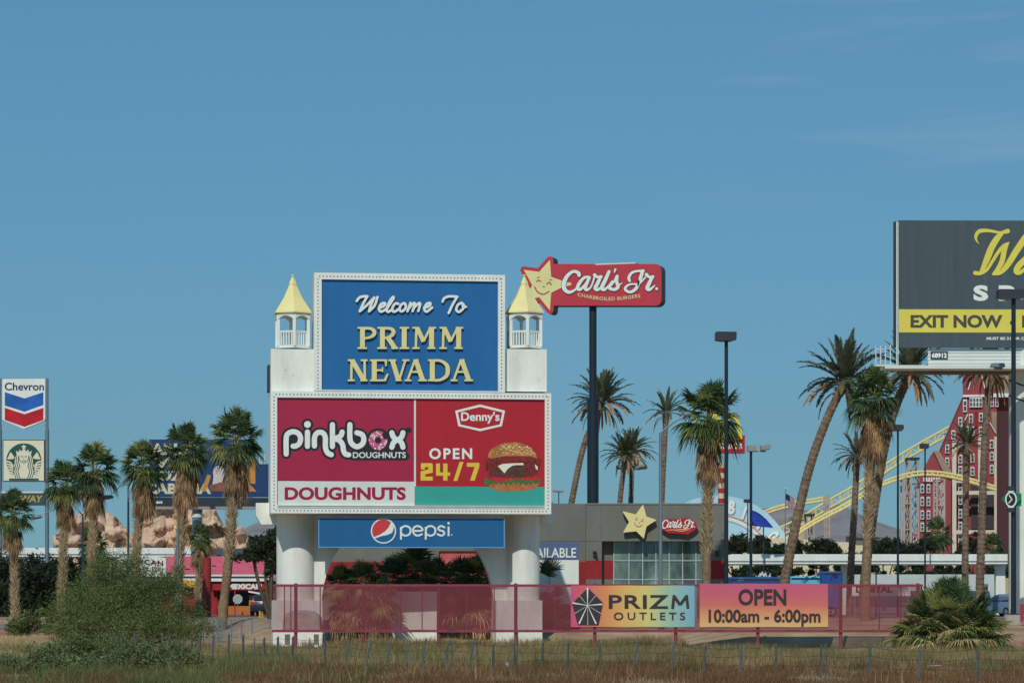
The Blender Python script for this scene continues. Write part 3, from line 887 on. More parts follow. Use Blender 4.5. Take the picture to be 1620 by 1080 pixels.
def fan_palm(label, pxs, D, crown_px, skirt_px, group, seed, width=.30, skirt_w=1.0, boots=1.0, n=50):
    """Washington palm: pxs run from the foot to the heart of the crown"""
    pxs = pxs[:-1] + [(pxs[-1][0], pxs[-1][1] + crown_px * .12)]
    pts = path_of(pxs, D)
    foot = pts[0]
    foot.z = min(foot.z, gz(foot.x, foot.y)) - .1
    root = thing('fan_palm', label, 'palm tree', foot, group)
    s = D / F
    R = random.Random(seed)
    width *= .74
    rads = [width * (1.2 - .3 * i / (len(pts) - 1)) * (1 + .06 * math.sin(i * 1.7)) for i in range(len(pts))]
    tr = palm_trunk(pts, rads).build('trunk', BARK_FAN, root, True)
    L = sum((b - a).length for a, b in zip(pts, pts[1:]))
    bm_ = MB()
    t0 = 1 - boots
    nb = int(60 * L * boots)
    for k in range(nb):
        t = t0 + (1 - t0) * (k + R.random()) / nb
        az = k * 2.39996 + R.uniform(-.25, .25)
        c = along(pts, t)
        r = width * (1.2 - .3 * t) * .92
        o = sph(az, 0); sd = Vector((-o.y, o.x, 0))
        h, w, out = R.uniform(.16, .30), R.uniform(.04, .07), R.uniform(.12, .28)
        b0 = c + o * r
        bm_.add([b0 - sd * w, b0 + sd * w, b0 + o * out + ZUP * h + sd * R.uniform(-.06, .06), b0 - ZUP * h * .5], [(0, 1, 2), (0, 2, 3), (1, 3, 2)])
    if nb: bm_.build('leaf_bases', BARK_BOOT, tr)
    sc = crown_px * s / 3.5
    v = seed % 7
    if v not in FAN_VARIANTS:
        FAN_VARIANTS[v] = fan_crown_mb(100 + v, n).build('crown', LEAF + [PETIOLE], None, local=True)
        cr = FAN_VARIANTS[v]
    else:
        cr = FAN_VARIANTS[v].copy(); COL.objects.link(cr)
    cr.parent = root; cr.location = pts[-1] - foot; cr.scale = (sc, sc, sc); cr.rotation_euler = (0, 0, R.uniform(0, 6.28))
    if skirt_px:
        sl = max(.5, skirt_px * s * .74)
        sk = skirt_mb(seed + 50, sl, skirt_w * .85, int(38 + 26 * sl)).build('dead_leaf_skirt', DEAD, None, local=True)
        sk.parent = root; sk.location = pts[-1] - foot + ZUP * .1
    return root

def frond(mb, R, base, az, el, L, droop, m, nst=24, lw=.07, ll=.42):
    d = sph(az, el)
    p = base.copy()
    steps = []
    for k in range(nst + 1):
        steps.append((p.copy(), d.copy()))
        p += d * (L / nst)
        d = (d - ZUP * (droop / nst) * (.5 + 1.2 * k / nst)).normalized()
    for (a, da), (b, db) in zip(steps, steps[1:]):
        sd = da.cross(ZUP)
        sd = sd.normalized() if sd.length > .05 else Vector((1, 0, 0))
        mb.add([a - sd * .022, a + sd * .022, b + sd * .018, b - sd * .018], [(0, 1, 2, 3)], m)
    for k in range(3, nst + 1):
        t = k / nst
        a, da = steps[k]
        sd = da.cross(ZUP)
        sd = sd.normalized() if sd.length > .05 else Vector((1, 0, 0))
        up = sd.cross(da).normalized()
        l = ll * L / 3 * (math.sin(math.pi * min(1, .12 + t * .86)) ** .6) * 1.1
        for sg in (-1, 1):
            for rep in (0, 1):
                q = (da * .75 + sd * (sg * .62) + up * R.uniform(.05, .55)).normalized()
                b0 = a + da * (rep * .5 * L / nst)
                e = b0 + q * l * R.uniform(.8, 1.1) - ZUP * (.10 * l)
                w = da.cross(q).cross(q).normalized() * lw * .5
                mb.add([b0 - w * .6, b0 + w * .6, b0.lerp(e, .55) + w, e, b0.lerp(e, .55) - w], [(0, 1, 2, 3, 4)], m)

def date_crown_mb(seed, n=52, dead=8, L=3.1):
    R = random.Random(seed)
    mb = MB()
    for k in range(n):
        t = k / (n - 1)
        el = math.radians(84 - 92 * t ** 1.05 + R.uniform(-8, 8))
        az = k * 2.39996 + R.uniform(-.35, .35)
        frond(mb, R, sph(az, .3) * .15, az, el, L * R.uniform(.8, 1.05), .5 + .75 * t, R.choice((0, 0, 1)) if t < .86 else R.choice((0, 2)))
    for k in range(dead):
        az = R.uniform(0, 6.28)
        frond(mb, R, sph(az, 0) * .2 - ZUP * R.uniform(.1, .5), az, math.radians(R.uniform(-40, 5)), L * R.uniform(.6, .85), R.uniform(1.6, 3.0), 2, ll=.24)
    return mb

DATE_VARIANTS = {}
def date_palm(label, pxs, D, crown_px, group, seed, width=.25, dead=8, n=52):
    pts = path_of(pxs, D)
    foot = pts[0].copy()
    foot.z = min(foot.z, gz(foot.x, foot.y)) - .1
    pts[0] = foot
    root = thing('date_palm', label, 'palm tree', foot, group)
    R = random.Random(seed)
    width *= .85
    L = sum((b - a).length for a, b in zip(pts, pts[1:]))
    q, rr = [], []
    nn = int(L / .16)
    for i in range(nn + 1):                                      # ringed trunk
        t = i / nn
        q.append(along(pts, t)); rr.append(width * (1.12 - .25 * t) * (1 + (.07 if i % 2 else -.03)) + (.06 if t > .95 else 0))
    tr = palm_trunk(q, rr, 10).build('trunk', BARK_DATE, root, False)
    bm_ = MB()
    for j in range(60):
        t = 1 - .07 * R.random()
        az = R.uniform(0, 6.28); c = along(pts, t); o = sph(az, .5)
        b0 = c + o * width * .8; sd = Vector((-o.y, o.x, 0)).normalized() * .05
        bm_.add([b0 - sd, b0 + sd, b0 + o * .3 + ZUP * .15, b0 - ZUP * .1], [(0, 1, 2), (0, 2, 3), (1, 3, 2)])
    bm_.build('leaf_bases', BARK_BOOT, tr)
    key = (seed % 3, dead, n)
    if key not in DATE_VARIANTS:
        DATE_VARIANTS[key] = date_crown_mb(200 + seed, n, dead).build('crown', FROND, None, local=True)
        cr = DATE_VARIANTS[key]
    else:
        cr = DATE_VARIANTS[key].copy(); COL.objects.link(cr)
    sc = crown_px * D / F / 5.6
    cr.parent = root; cr.location = pts[-1] - foot; cr.scale = (sc, sc, sc); cr.rotation_euler = (0, 0, R.uniform(0, 6.28))
    return root

LG = 'fan palms in a row in front of the plaza'
fan_palm('short fan palm in front of the left pole of the fuel price sign', [(24, 990), (23, 900), (20, 808)], 186, 78, 52, LG, 1, .26, .8)
fan_palm('slender fan palm just right of the fuel sign pole, with a narrow brown skirt', [(96, 985), (99, 900), (104, 760)], 188, 82, 66, LG, 2, .28, .8)
fan_palm('fan palm with a full crown, second to the right of the fuel sign', [(143, 985), (145, 900), (150, 738)], 186, 92, 62, LG, 3, .30, .9)
fan_palm('fan palm hiding the left end of the navy billboard', [(212, 985), (215, 880), (227, 732)], 184, 86, 72, LG, 4, .32, 1.0)
fan_palm('fan palm in front of the middle of the navy billboard', [(282, 985), (284, 880), (294, 708)], 182, 90, 84, LG, 5, .34, 1.1, .72)
fan_palm('tallest left fan palm, before the billboard picture and beside the white sign', [(351, 978), (362, 880), (374, 690)], 176, 104, 80, LG, 6, .35, 1.1, .62)
fan_palm('small young fan palm between the billboard pole and the red column', [(313, 985), (315, 905), (317, 848)], 196, 46, 34, LG, 7, .24, .7)
fan_palm('little fan palm mostly behind the big shrub, under the sandstone rocks', [(150, 985), (148, 900), (146, 856)], 200, 56, 0, LG, 8, .25, .8)
RG = 'fan palms beside the burger restaurant'
fan_palm('broad fan palm in front of the burger restaurant windows, with a thick skirt', [(1118, 965), (1118, 870), (1122, 652)], 162, 122, 100, RG, 9, .32, 1.0, .66)
fan_palm('fan palm with a bushy brown skirt between two leaning date palms', [(1369, 965), (1372, 860), (1381, 622)], 166, 104, 92, RG, 10, .34, 1.2, .62)
DG = 'slender date palms'
date_palm('date palm whose thin trunk crosses behind the dark pole of the burger sign', [(897, 840), (905, 790), (925, 700), (953, 640)], 232, 106, DG, 11, .30, 12)
date_palm('shorter date palm left of a pair behind the burger restaurant roof', [(977, 850), (981, 790), (989, 722)], 226, 74, DG, 12, .26)
date_palm('date palm right of a pair, its fronds turning tan behind the restaurant roof', [(998, 850), (998, 790), (1001, 714)], 232, 72, DG, 14, .26, 10)
date_palm('thin date palm with a sparse crown left of the broad fan palm', [(1046, 850), (1047, 790), (1054, 654)], 220, 76, DG, 13, .26, 2, 26)
date_palm('tall leaning date palm with a full crown, left of the grey billboard', [(1237, 975), (1242, 915), (1275, 760), (1306, 668), (1336, 606)], 172, 146, DG, 15, .33, 7)
date_palm('tall leaning date palm whose crown shows below the end of the grey billboard', [(1364, 975), (1368, 915), (1390, 760), (1412, 660), (1440, 592)], 176, 124, DG, 16, .31, 14)
date_palm('small date palm tucked between the leaning palms', [(1344, 975), (1346, 900), (1352, 800), (1356, 722)], 184, 82, DG, 17, .26, 6, 30)
date_palm('date palm with an open green crown in front of the red tower', [(1527, 975), (1527, 880), (1529, 705)], 190, 74, DG, 18, .26, 4, 30)
date_palm('date palm whose crown is hidden behind the grey billboard, dead fronds hanging below it', [(1548, 985), (1551, 900), (1558, 700), (1566, 584)], 182, 112, DG, 21, .29, 16)
fan_palm('low bushy fan palm at the foot of the red tower', [(1482, 905), (1482, 870), (1483, 842)], 330, 56, 16, 'fan palms at the foot of the red tower', 19, .35, 1.4, n=30)
fan_palm('pale low fan palm by the right edge of the red tower', [(1571, 905), (1571, 880), (1571, 862)], 330, 46, 0, 'fan palms at the foot of the red tower', 20, .35, 1.4)

def palm_shrub(label, cx, y_base, D, w_px, h_px, seed, n=90, lower_straw=.4, group=None, big=1.0, stem=.0):
    """stemless clump of fan leaves"""
    c = P(cx, y_base, D)
    c.z = gz(c.x, D)
    s = D / F
    root = thing('palm_shrub', label, 'shrub', c, group)
    R = random.Random(seed)
    W, H = w_px * s / 2, h_px * s
    mb = MB()
    for k in range(n):
        t = (k + .5) / n
        az = k * 2.39996 + R.uniform(-.4, .4)
        el = math.radians(86 - 88 * t ** .8 + R.uniform(-9, 9))
        rad = R.uniform(.9, 1.25) * min(1.0, H / 3.6 + .2) * big
        d = sph(az, el)
        edge = 1 / math.sqrt((math.cos(el) / W) ** 2 + (math.sin(el) / H) ** 2)
        reach = edge * (.55 + .5 * R.random() ** .6)
        if R.random() < lower_straw * 1.6 * max(0, t - .15): m = R.choice((2, 4, 4, 2))
        else: m = R.choice((0, 1, 1, 0, 2))
        b0 = Vector((d.x, d.y, 0)) * R.uniform(.0, W * .25) + ZUP * (R.uniform(.0, .3) + stem * H * R.random())
        reach -= b0.z * d.z
        fan_leaf(mb, R, c + b0, d, max(.3, reach - rad * .75), rad, .2 + .8 * t, 22, 1.35, m, 3, .62)
    for k in range(int(n * lower_straw * .45)):                   # yellowing leaves hanging all round the foot
        az = -math.pi / 2 + R.uniform(-2.2, 2.2); el = R.uniform(-.05, .62)
        d = sph(az, el)
        edge = 1 / math.sqrt((math.cos(el) / W) ** 2 + (math.sin(el) / H) ** 2)
        fan_leaf(mb, R, c + ZUP * R.uniform(.3, .8), d, max(.3, edge * R.uniform(.75, 1.0) - .5), R.uniform(.7, 1.0), 1.25, 18, 1.2, R.choice((2, 4, 4, 4, 0)), 3, .5)
    mb.build('foliage', LEAF + [PETIOLE, STRAW], root)
    mb = MB()
    for k in range(int(n * .5)):                                 # dead thatch round the foot
        az = R.uniform(0, 6.28); r = R.uniform(.2, W * .8)
        fan_leaf(mb, R, c + sph(az, 0) * r * .6 + ZUP * R.uniform(.3, H * .3), sph(az, R.uniform(-.9, .0)), R.uniform(.3, .6), R.uniform(.5, .8), 1.1, 9, .7, R.choice((0, 0, 1)), 0)
    mb.build('dead_thatch', DEAD, root)
    return root
palm_shrub('big fan palm clump with straw coloured lower leaves, right end of the red fence', 1502, 1026, 137.2, 186, 122, 31, 260, .7, None, 1.05, .1)
def palm_heads(label, D, heads, seed, group, lit=0):
    """short many headed fan palm: each head is (px, py, leaf reach in metres)"""
    c = P(heads[0][0], 990, D); c.z = gz(c.x, D)
    root = thing('palm_shrub', label, 'shrub', c, group)
    R = random.Random(seed)
    mb, tk = MB(), MB()
    for px, py, reach in heads:
        h = P(px, py, D + R.uniform(-.8, .8))
        n = 30
        for k in range(n):
            t = k / (n - 1)
            el = math.radians(86 - 120 * t + R.uniform(-8, 8))
            az = k * 2.39996 + R.uniform(-.3, .3)
            fan_leaf(mb, R, h, sph(az, el), reach * R.uniform(.35, .55), reach * R.uniform(.55, .7), .25 + .8 * t, 20, 1.5, R.choice((0, 1, 1, 2)) if t < .75 else R.choice((1, 2, 4)), 3, .6)
        for k in range(16):
            fan_leaf(tk, R, h - ZUP * R.uniform(.2, 1.2), sph(R.uniform(0, 6.28), R.uniform(-1.3, -.6)), .5, R.uniform(.7, 1.0), 1.2, 10, .7, R.choice((0, 0, 1)), 0, .5)
        tk.tube([Vector((h.x, h.y, c.z - .2)), h], [.24, .2], 8, True, 1)
    mb.build('foliage', LEAF + [PETIOLE, STRAW], root)
    tk.build('dead_leaf_trunk', DEAD, root)
AG = 'fan palm clumps under the arch'
palm_heads('dark fan palm clump under the middle of the white arch', 157, [(622, 918, 1.6), (657, 905, 1.9), (690, 918, 1.5), (640, 950, 1.6), (675, 950, 1.6)], 32, AG)
palm_heads('lit fan palm clump at the right foot of the white arch', 155.5, [(728, 918, 1.6), (758, 912, 1.5), (740, 950, 1.7), (768, 950, 1.3)], 33, AG)
palm_heads('dark low fan palm clump at the left foot of the white arch', 152.6, [(540, 926, 1.3), (575, 922, 1.4), (556, 955, 1.5), (598, 945, 1.5)], 34, AG)
palm_shrub('small fan palm clump peeping out right of the white column', 868, 1012, 159, 60, 122, 35, 50, .3)

def leafy(name, blobs, n, size, m, parent, seed, shell=.55, flat=0.0, lift=0.0):
    """many small leaf faces through the volume of several lobes (cx, cy, cz, rx, ry, rz)"""
    R = np.random.RandomState(seed)
    vol = np.array([b[3] * b[4] * b[5] for b in blobs]) ** .75
    nc = max(12, n // 110)                                       # leaves gather in clumps with gaps between
    idx = R.choice(len(blobs), nc, p=vol / vol.sum())
    B = np.array(blobs, dtype=float)[idx]
    d = R.normal(size=(nc, 3)); d /= np.linalg.norm(d, axis=1)[:, None]
    r = (shell + (1 - shell) * R.rand(nc)) ** .8 * (1 + .10 * R.normal(size=nc))
    cc = B[:, :3] + d * B[:, 3:] * r[:, None]
    rc = B[:, 3:].mean(1) * (.14 + .16 * R.rand(nc))
    k = R.randint(0, nc, n)
    c = cc[k] + R.normal(size=(n, 3)) * rc[k][:, None] * np.array([.75, .75, .62])
    a = R.normal(size=(n, 3)); a /= np.linalg.norm(a, axis=1)[:, None]
    a[:, 2] = a[:, 2] * (1 - flat) + lift
    b = np.cross(a, R.normal(size=(n, 3))); b /= np.linalg.norm(b, axis=1)[:, None]
    sz = size * (.5 + R.rand(n))[:, None]
    l, w = a * sz, b * sz * .38
    V = np.stack([c - l, c + w, c + l, c - w], 1).reshape(-1, 3)
    V[:, 2] = np.maximum(V[:, 2], -.2)
    Fc = np.arange(4 * n).reshape(n, 4)
    return mesh_np(name, V, Fc, m, parent)

def branches(parent, base, tips, r0, m, seed):
    R = random.Random(seed)
    mb = MB()
    for t in tips:
        t = Vector(t)
        mid = base.lerp(t, .5) + Vector((R.uniform(-.3, .3), R.uniform(-.3, .3), R.uniform(.0, .4)))
        q = [Vector(v) for v in catmull([tuple(base), tuple(mid), tuple(t)], 4)]
        mb.tube(q, [r0 * (1 - .85 * i / (len(q) - 1)) for i in range(len(q))], 6)
    return mb.build('trunk', m, parent)

BRANCH = mat('branch_bark', K(96, 80, 66), .9, .3, (1, 1, 1), 4, .5, 14)
SHRUB_GREEN = mat('shrub_leaf', K(122, 134, 76), .65, .35, (1, 1, 1), .7, island=.4, c2=K(88, 106, 60), transl=.35)
DARK_GREEN = mat('dark_tree_leaf', K(58, 72, 44), .7, .35, (1, 1, 1), .5, island=.4, c2=K(38, 54, 34), transl=.35)
PINE_GREEN = mat('pine_needle', K(52, 66, 42), .7, .3, (1, 1, 1), .7, island=.4, c2=K(36, 48, 32))
SAGE = mat('sage_leaf', K(132, 142, 94), .8, .3, (1, 1, 1), 1.2, island=.35, c2=K(98, 112, 74), transl=.35)
WEED = mat('weed_leaf', K(98, 108, 60), .8, .3, (1, 1, 1), 1.2, island=.35, transl=.35)

def px_blobs(lst, D, depth=1.0):
    """(x, y, half width, half height, dy) in picture units at distance D to lobes"""
    s = D / F
    out = []
    for x, y, w, h, dy in lst:
        p = P(x, y, D + dy)
        out.append((p.x, p.y, p.z, w * s, w * s * depth, h * s))
    return out

def tree(name, label, cat, base_px, D, lobes, n, size, m, seed, group=None, r0=.16, shell=.5, flat=0, lift=0.0, depth=1.0):
    base = on_ground(base_px, D)
    root = thing(name, label, cat, base, group)
    bl = px_blobs(lobes, D, depth)
    leafy('foliage' if cat == 'shrub' else 'crown', bl, n, size, m, root, seed, shell, flat, lift)
    branches(root, base - ZUP * .1, [(b[0], b[1], b[2]) for b in bl], r0, BRANCH, seed)
    return root

tree('desert_shrub', 'large rounded green desert shrub in front of the left palm row', 'shrub', 195, 136,
     [(190, 925, 72, 50, 0), (140, 960, 62, 44, -1), (240, 955, 66, 46, 0), (190, 955, 90, 44, 1), (105, 985, 40, 32, 1), (296, 978, 44, 36, 1), (200, 988, 100, 34, -1.5), (270, 998, 60, 24, -1), (130, 1002, 50, 22, -1), (155, 898, 30, 26, .5), (265, 920, 36, 32, 1), (322, 994, 30, 22, .5), (90, 1000, 26, 18, .5), (215, 895, 24, 20, .3)],
     95000, .047, SHRUB_GREEN, 41, r0=.06, shell=.3)
tree('dark_tree', 'dense dark green tree at the left edge under the fuel sign', 'tree', 20, 196, [(15, 930, 56, 48, 0), (50, 945, 50, 48, 2), (-30, 950, 50, 60, 0), (20, 975, 66, 34, -1), (60, 905, 36, 26, 0), (10, 900, 40, 24, 1), (70, 975, 40, 30, 0)], 20000, .17, DARK_GREEN, 42, 'dark trees behind the left palms', shell=.3)
tree('dark_tree', 'dark tree directly behind the large desert shrub', 'tree', 110, 204, [(100, 925, 52, 46, 0), (145, 915, 44, 40, 1), (190, 930, 44, 40, 0), (110, 965, 70, 40, 0), (95, 900, 36, 24, 0), (135, 945, 60, 40, -1)], 20000, .17, DARK_GREEN, 43, 'dark trees behind the left palms', shell=.3)
tree('green_bush', 'low bright green bush under the fuel sign pole', 'shrub', 52, 176, [(30, 985, 34, 22, 0), (66, 982, 26, 22, 0), (95, 990, 26, 20, 0)], 3500, .11, SHRUB_GREEN, 44, shell=.3)
tree('pine_tree', 'dark pine tree close to the left column of the white monument sign', 'tree', 428, 172, [(420, 862, 26, 24, 0), (402, 880, 24, 15, 0), (440, 840, 22, 20, 0), (445, 880, 26, 26, 0), (396, 862, 14, 8, 0), (430, 900, 20, 12, 0), (424, 925, 12, 14, 2), (428, 958, 10, 22, 3)], 9000, .13, PINE_GREEN, 45, shell=.2)
for x, D, lob, lab, sd in (
    (1168, 300, [(1168, 862, 26, 20, 0), (1152, 872, 20, 16, 0)], 'dark round tree beneath the pale blue arch facade', 46),
    (1206, 304, [(1205, 864, 18, 18, 0), (1222, 876, 16, 12, 0)], 'dark tree beside the blue sail under the arch facade', 47),
    (1240, 298, [(1236, 870, 16, 12, 0), (1262, 866, 15, 16, 0)], 'small dark tree left of the first leaning palm trunk', 48),
    (1302, 296, [(1300, 862, 20, 18, 0), (1284, 872, 20, 12, 0), (1318, 870, 16, 14, 0)], 'wide dark tree between the leaning palm trunks, before the cream wall', 49),
    (1398, 292, [(1396, 866, 22, 18, 0), (1420, 868, 20, 20, 0)], 'dark tree right of the leaning palms at the foot of the coaster', 50),
    (1452, 292, [(1450, 872, 18, 14, 0), (1466, 862, 18, 18, 0)], 'dark tree at the lower left corner of the red tower', 51),
    (1532, 300, [(1530, 868, 20, 20, 0), (1545, 860, 16, 18, 0), (1518, 878, 16, 12, 0)], 'dark tree at the base of the red tower between two palm trunks', 52),
    (1347, 330, [(1346, 882, 30, 10, 0), (1372, 878, 18, 14, 0)], 'low dark tree behind the white canopy', 53)):
    tree('dark_tree', lab, 'tree', x, D, [(a, b + 1, c * .84, d * .9, e) for a, b, c, d, e in lob], 5500, .17, DARK_GREEN, sd, 'dark trees beyond the white canopy', shell=.25)
def hedge():
    bl = px_blobs([(1145 + 22 * k, 905 + 4 * math.sin(k * 1.7), 20, 18 + 3 * math.sin(k * 2.9), 0) for k in range(22)], 252)
    tag(leafy('hedge', bl, 14000, .2, DARK_GREEN, None, 54, .3), 'long dark green hedge under the white canopy on the right', 'hedge')
hedge()
for k, (x, D, lob, lab) in enumerate((
    (14, 96, [(14, 1056, 30, 18, 0), (-8, 1060, 24, 16, 0), (34, 1062, 24, 14, 0)], 'low sage green bush cut by the left edge of the view'),
    (70, 95, [(70, 1046, 40, 28, 0), (44, 1058, 28, 20, 0), (104, 1050, 38, 26, 0), (86, 1030, 20, 16, .5)], 'low sage green bush second from the left edge in the dry grass'),
    (135, 101, [(125, 1030, 42, 24, 0), (165, 1032, 38, 24, 0), (105, 1044, 30, 22, 0)], 'low olive green bush in front of the large desert shrub'),
    (205, 95, [(205, 1044, 46, 28, 0), (160, 1058, 40, 20, 0), (246, 1052, 40, 26, 0), (222, 1026, 22, 16, .5)], 'middle low sage green bush before the wire fence'),
    (275, 98, [(276, 1042, 38, 25, 0), (306, 1050, 30, 19, 0), (250, 1058, 34, 18, 0)], 'right end low sage green bush before the wire fence'))):
    tree('sage_bush', lab, 'shrub', x, D, lob, 13000, .05, SAGE if k != 2 else SHRUB_GREEN, 60 + k, 'low sage bushes in the dry grass', .015, .2, 0, .35)
for k, (x, D, lob, lab) in enumerate((
    (590, 97, [(590, 1066, 17, 11, 0), (578, 1070, 12, 9, 0)], 'small green weed tuft in the rusty grass below the arch'),
    (1085, 97, [(1085, 1048, 18, 14, 0), (1102, 1056, 13, 10, 0)], 'dark green weed tuft below the hours banner, by the wire fence'),
    (1142, 128, [(1142, 1012, 16, 10, 0), (1160, 1016, 12, 8, 0)], 'grey green weed tuft under the outlet banner rail'),
    (1212, 99, [(1212, 1052, 13, 13, 0)], 'thin green weed beside a fence post below the hours banner'),
    (1356, 101, [(1356, 1044, 12, 13, 0), (1347, 1056, 10, 8, 0)], 'pale green weed tuft below the shaded slope'),
    (1590, 96, [(1600, 1052, 22, 12, 0), (1572, 1060, 14, 10, 0)], 'dark weed tuft at the right edge near the last post'),
    (1478, 100, [(1478, 1050, 18, 9, 0)], 'low green weed below the big palm clump'),
    (478, 104, [(505, 1070, 14, 9, 0), (470, 1062, 14, 8, 0)], 'olive weed tuft at the foot of the left plinth'))):
    base = on_ground(x, D)
    root = thing('weed', lab, 'plant', base, 'weed tufts along the wire fence')
    Rw = random.Random(70 + k)
    mb = MB()
    for px, y, w, h, dy in lob:
        s = D / F
        for q in range(170):
            b0 = base + Vector(((px - x) * s + Rw.gauss(0, w * s * .5), dy + Rw.gauss(0, w * s * .4), -.03))
            hh = (base.z + h * s * 1.6) * Rw.uniform(.35, 1.0)
            d = Vector((Rw.gauss(0, .45), Rw.gauss(0, .45), 1)).normalized()
            sd = Vector((Rw.uniform(-1, 1), Rw.uniform(-1, 1), 0)).normalized() * .012
            e = b0 + d * hh
            mb.add([b0 - sd, b0 + sd, e], [(0, 1, 2)])
            for z in range(3):
                p = b0.lerp(e, Rw.uniform(.3, 1)); g = Vector((Rw.gauss(0, 1), Rw.gauss(0, 1), Rw.gauss(.3, .6))).normalized() * .05
                mb.add([p - g.cross(ZUP) * .25, p + g, p + g.cross(ZUP) * .25], [(0, 1, 2)])
    mb.build('foliage', WEED if k % 2 else SHRUB_GREEN, root)

def grass(name, n, yr, xr, hr, w, m, seed, lean=.35, mask=None):
    R = np.random.RandomState(seed)
    y = yr[0] + (yr[1] - yr[0]) * R.rand(n)
    hw = y * .186
    x = (R.rand(n) * 2 - 1) * hw if xr is None else xr[0] + (xr[1] - xr[0]) * R.rand(n)
    dens = np.array([noise.noise(Vector((a * .35, b * .12, seed))) + .5 * noise.noise(Vector((a * 1.3, b * .5, seed + 5))) for a, b in zip(x, y)])
    keep = dens > (R.rand(n) - .62)
    if mask is not None: keep &= mask(x, y)
    x, y, dens = x[keep], y[keep], dens[keep]
    n = len(x)
    z = np.array([gz(a, b) for a, b in zip(x, y)]) - .02
    h = (hr[0] + (hr[1] - hr[0]) * R.rand(n)) * (.8 + .5 * np.clip(dens + .3, 0, 1))
    az = R.rand(n) * 6.283
    la = R.normal(size=n) * lean
    tip = np.stack([x + np.cos(az) * la * h, y + np.sin(az) * la * h, z + h], 1)
    mid = np.stack([x + np.cos(az) * la * h * .35, y + np.sin(az) * la * h * .35, z + h * .55], 1)
    b2 = R.rand(n) * 6.283
    sd = np.stack([np.cos(b2), np.sin(b2), np.zeros(n)], 1) * (w * (.6 + .8 * R.rand(n)))[:, None]
    base = np.stack([x, y, z], 1)
    V = np.stack([base - sd, base + sd, mid + sd * .8, tip, mid - sd * .8], 1).reshape(-1, 3)
    i = np.arange(n) * 5
    Ft = np.concatenate([np.stack([i, i + 1, i + 2], 1), np.stack([i, i + 2, i + 4], 1), np.stack([i + 4, i + 2, i + 3], 1)])
    me = mesh_np(name, V, Ft, m)
    return tag(me, kind='stuff')
STRAW_G = mat('straw_grass_blade', K(178, 156, 112), .8, .3, (1, 1, 1), .25, island=.4, c2=K(126, 116, 76), transl=.35)
RUST_G = mat('rust_grass_blade', K(146, 112, 78), .85, .3, (1, 1, 1), .3, island=.45, c2=K(108, 80, 54), transl=.35)
PALE_G = mat('pale_grass_blade', K(198, 176, 130), .8, .25, (1, 1, 1), .3, island=.3, transl=.35)
GREEN_G = mat('green_grass_blade', K(112, 122, 72), .8, .3, (1, 1, 1), .3, island=.35, transl=.35)
NZ = lambda x, y, sx, sy, k: np.array([noise.noise(Vector((a * sx, b * sy, k))) + .5 * noise.noise(Vector((a * sx * 3, b * sy * 3, k))) for a, b in zip(x, y)])
grass('rust_grass', 120000, (78, 118), None, (.14, .36), .009, RUST_G, 81, .5, mask=lambda x, y: (y < 108 + 7 * NZ(x, y, .12, .05, 4)) & ((x > -9.5) | (y < 88) | (np.sin(x * 977.1 + y * 613.7) > .45)))
grass('straw_grass', 105000, (92, 140.5), None, (.22, .52), .008, STRAW_G, 82, .45, mask=lambda x, y: (x > -17) & (y < 130 + 11 * (x < 12)) & (y > 106 - 20 * np.maximum(0, NZ(x, y, .2, .08, 6) - .15) + 6 * NZ(x, y, .3, .1, 8)))
grass('tall_straw_grass', 9000, (80, 140), None, (.45, .8), .008, STRAW_G, 86, .4, mask=lambda x, y: (x > -16) & (NZ(x, y, .25, .1, 12) > .05))
grass('green_grass', 110000, (80, 141), None, (.2, .52), .010, GREEN_G, 83, .55, mask=lambda x, y: (NZ(x, y, .26, .13, 9) > .12 + .012 * np.clip(x, -16, 16) + .25 * (y < 105)) & ((x > -9.5) | (y > 106) | (np.sin(x * 977.1 + y * 613.7) > .1)))
grass('left_weeds', 42000, (80, 112), (-20, -8), (.2, .5), .010, GREEN_G, 88, .6, mask=lambda x, y: NZ(x, y, .5, .2, 21) > -.15)
grass('brown_weeds', 26000, (82, 138), None, (.25, .62), .010, RUST_G, 87, .6, mask=lambda x, y: (NZ(x, y, .35, .16, 15) > .18) & ((x > -9.5) | (y > 106) | (np.sin(x * 977.1 + y * 613.7) > .1)))
grass('pale_grass', 70000, (112, 176), (-34, -12), (.12, .36), .011, PALE_G, 84, .5, mask=lambda x, y: (y < 145) | (x < -20))
grass('slope_grass', 14000, (142, 152), (-11, 9), (.25, .6), .012, STRAW_G, 85, .45)

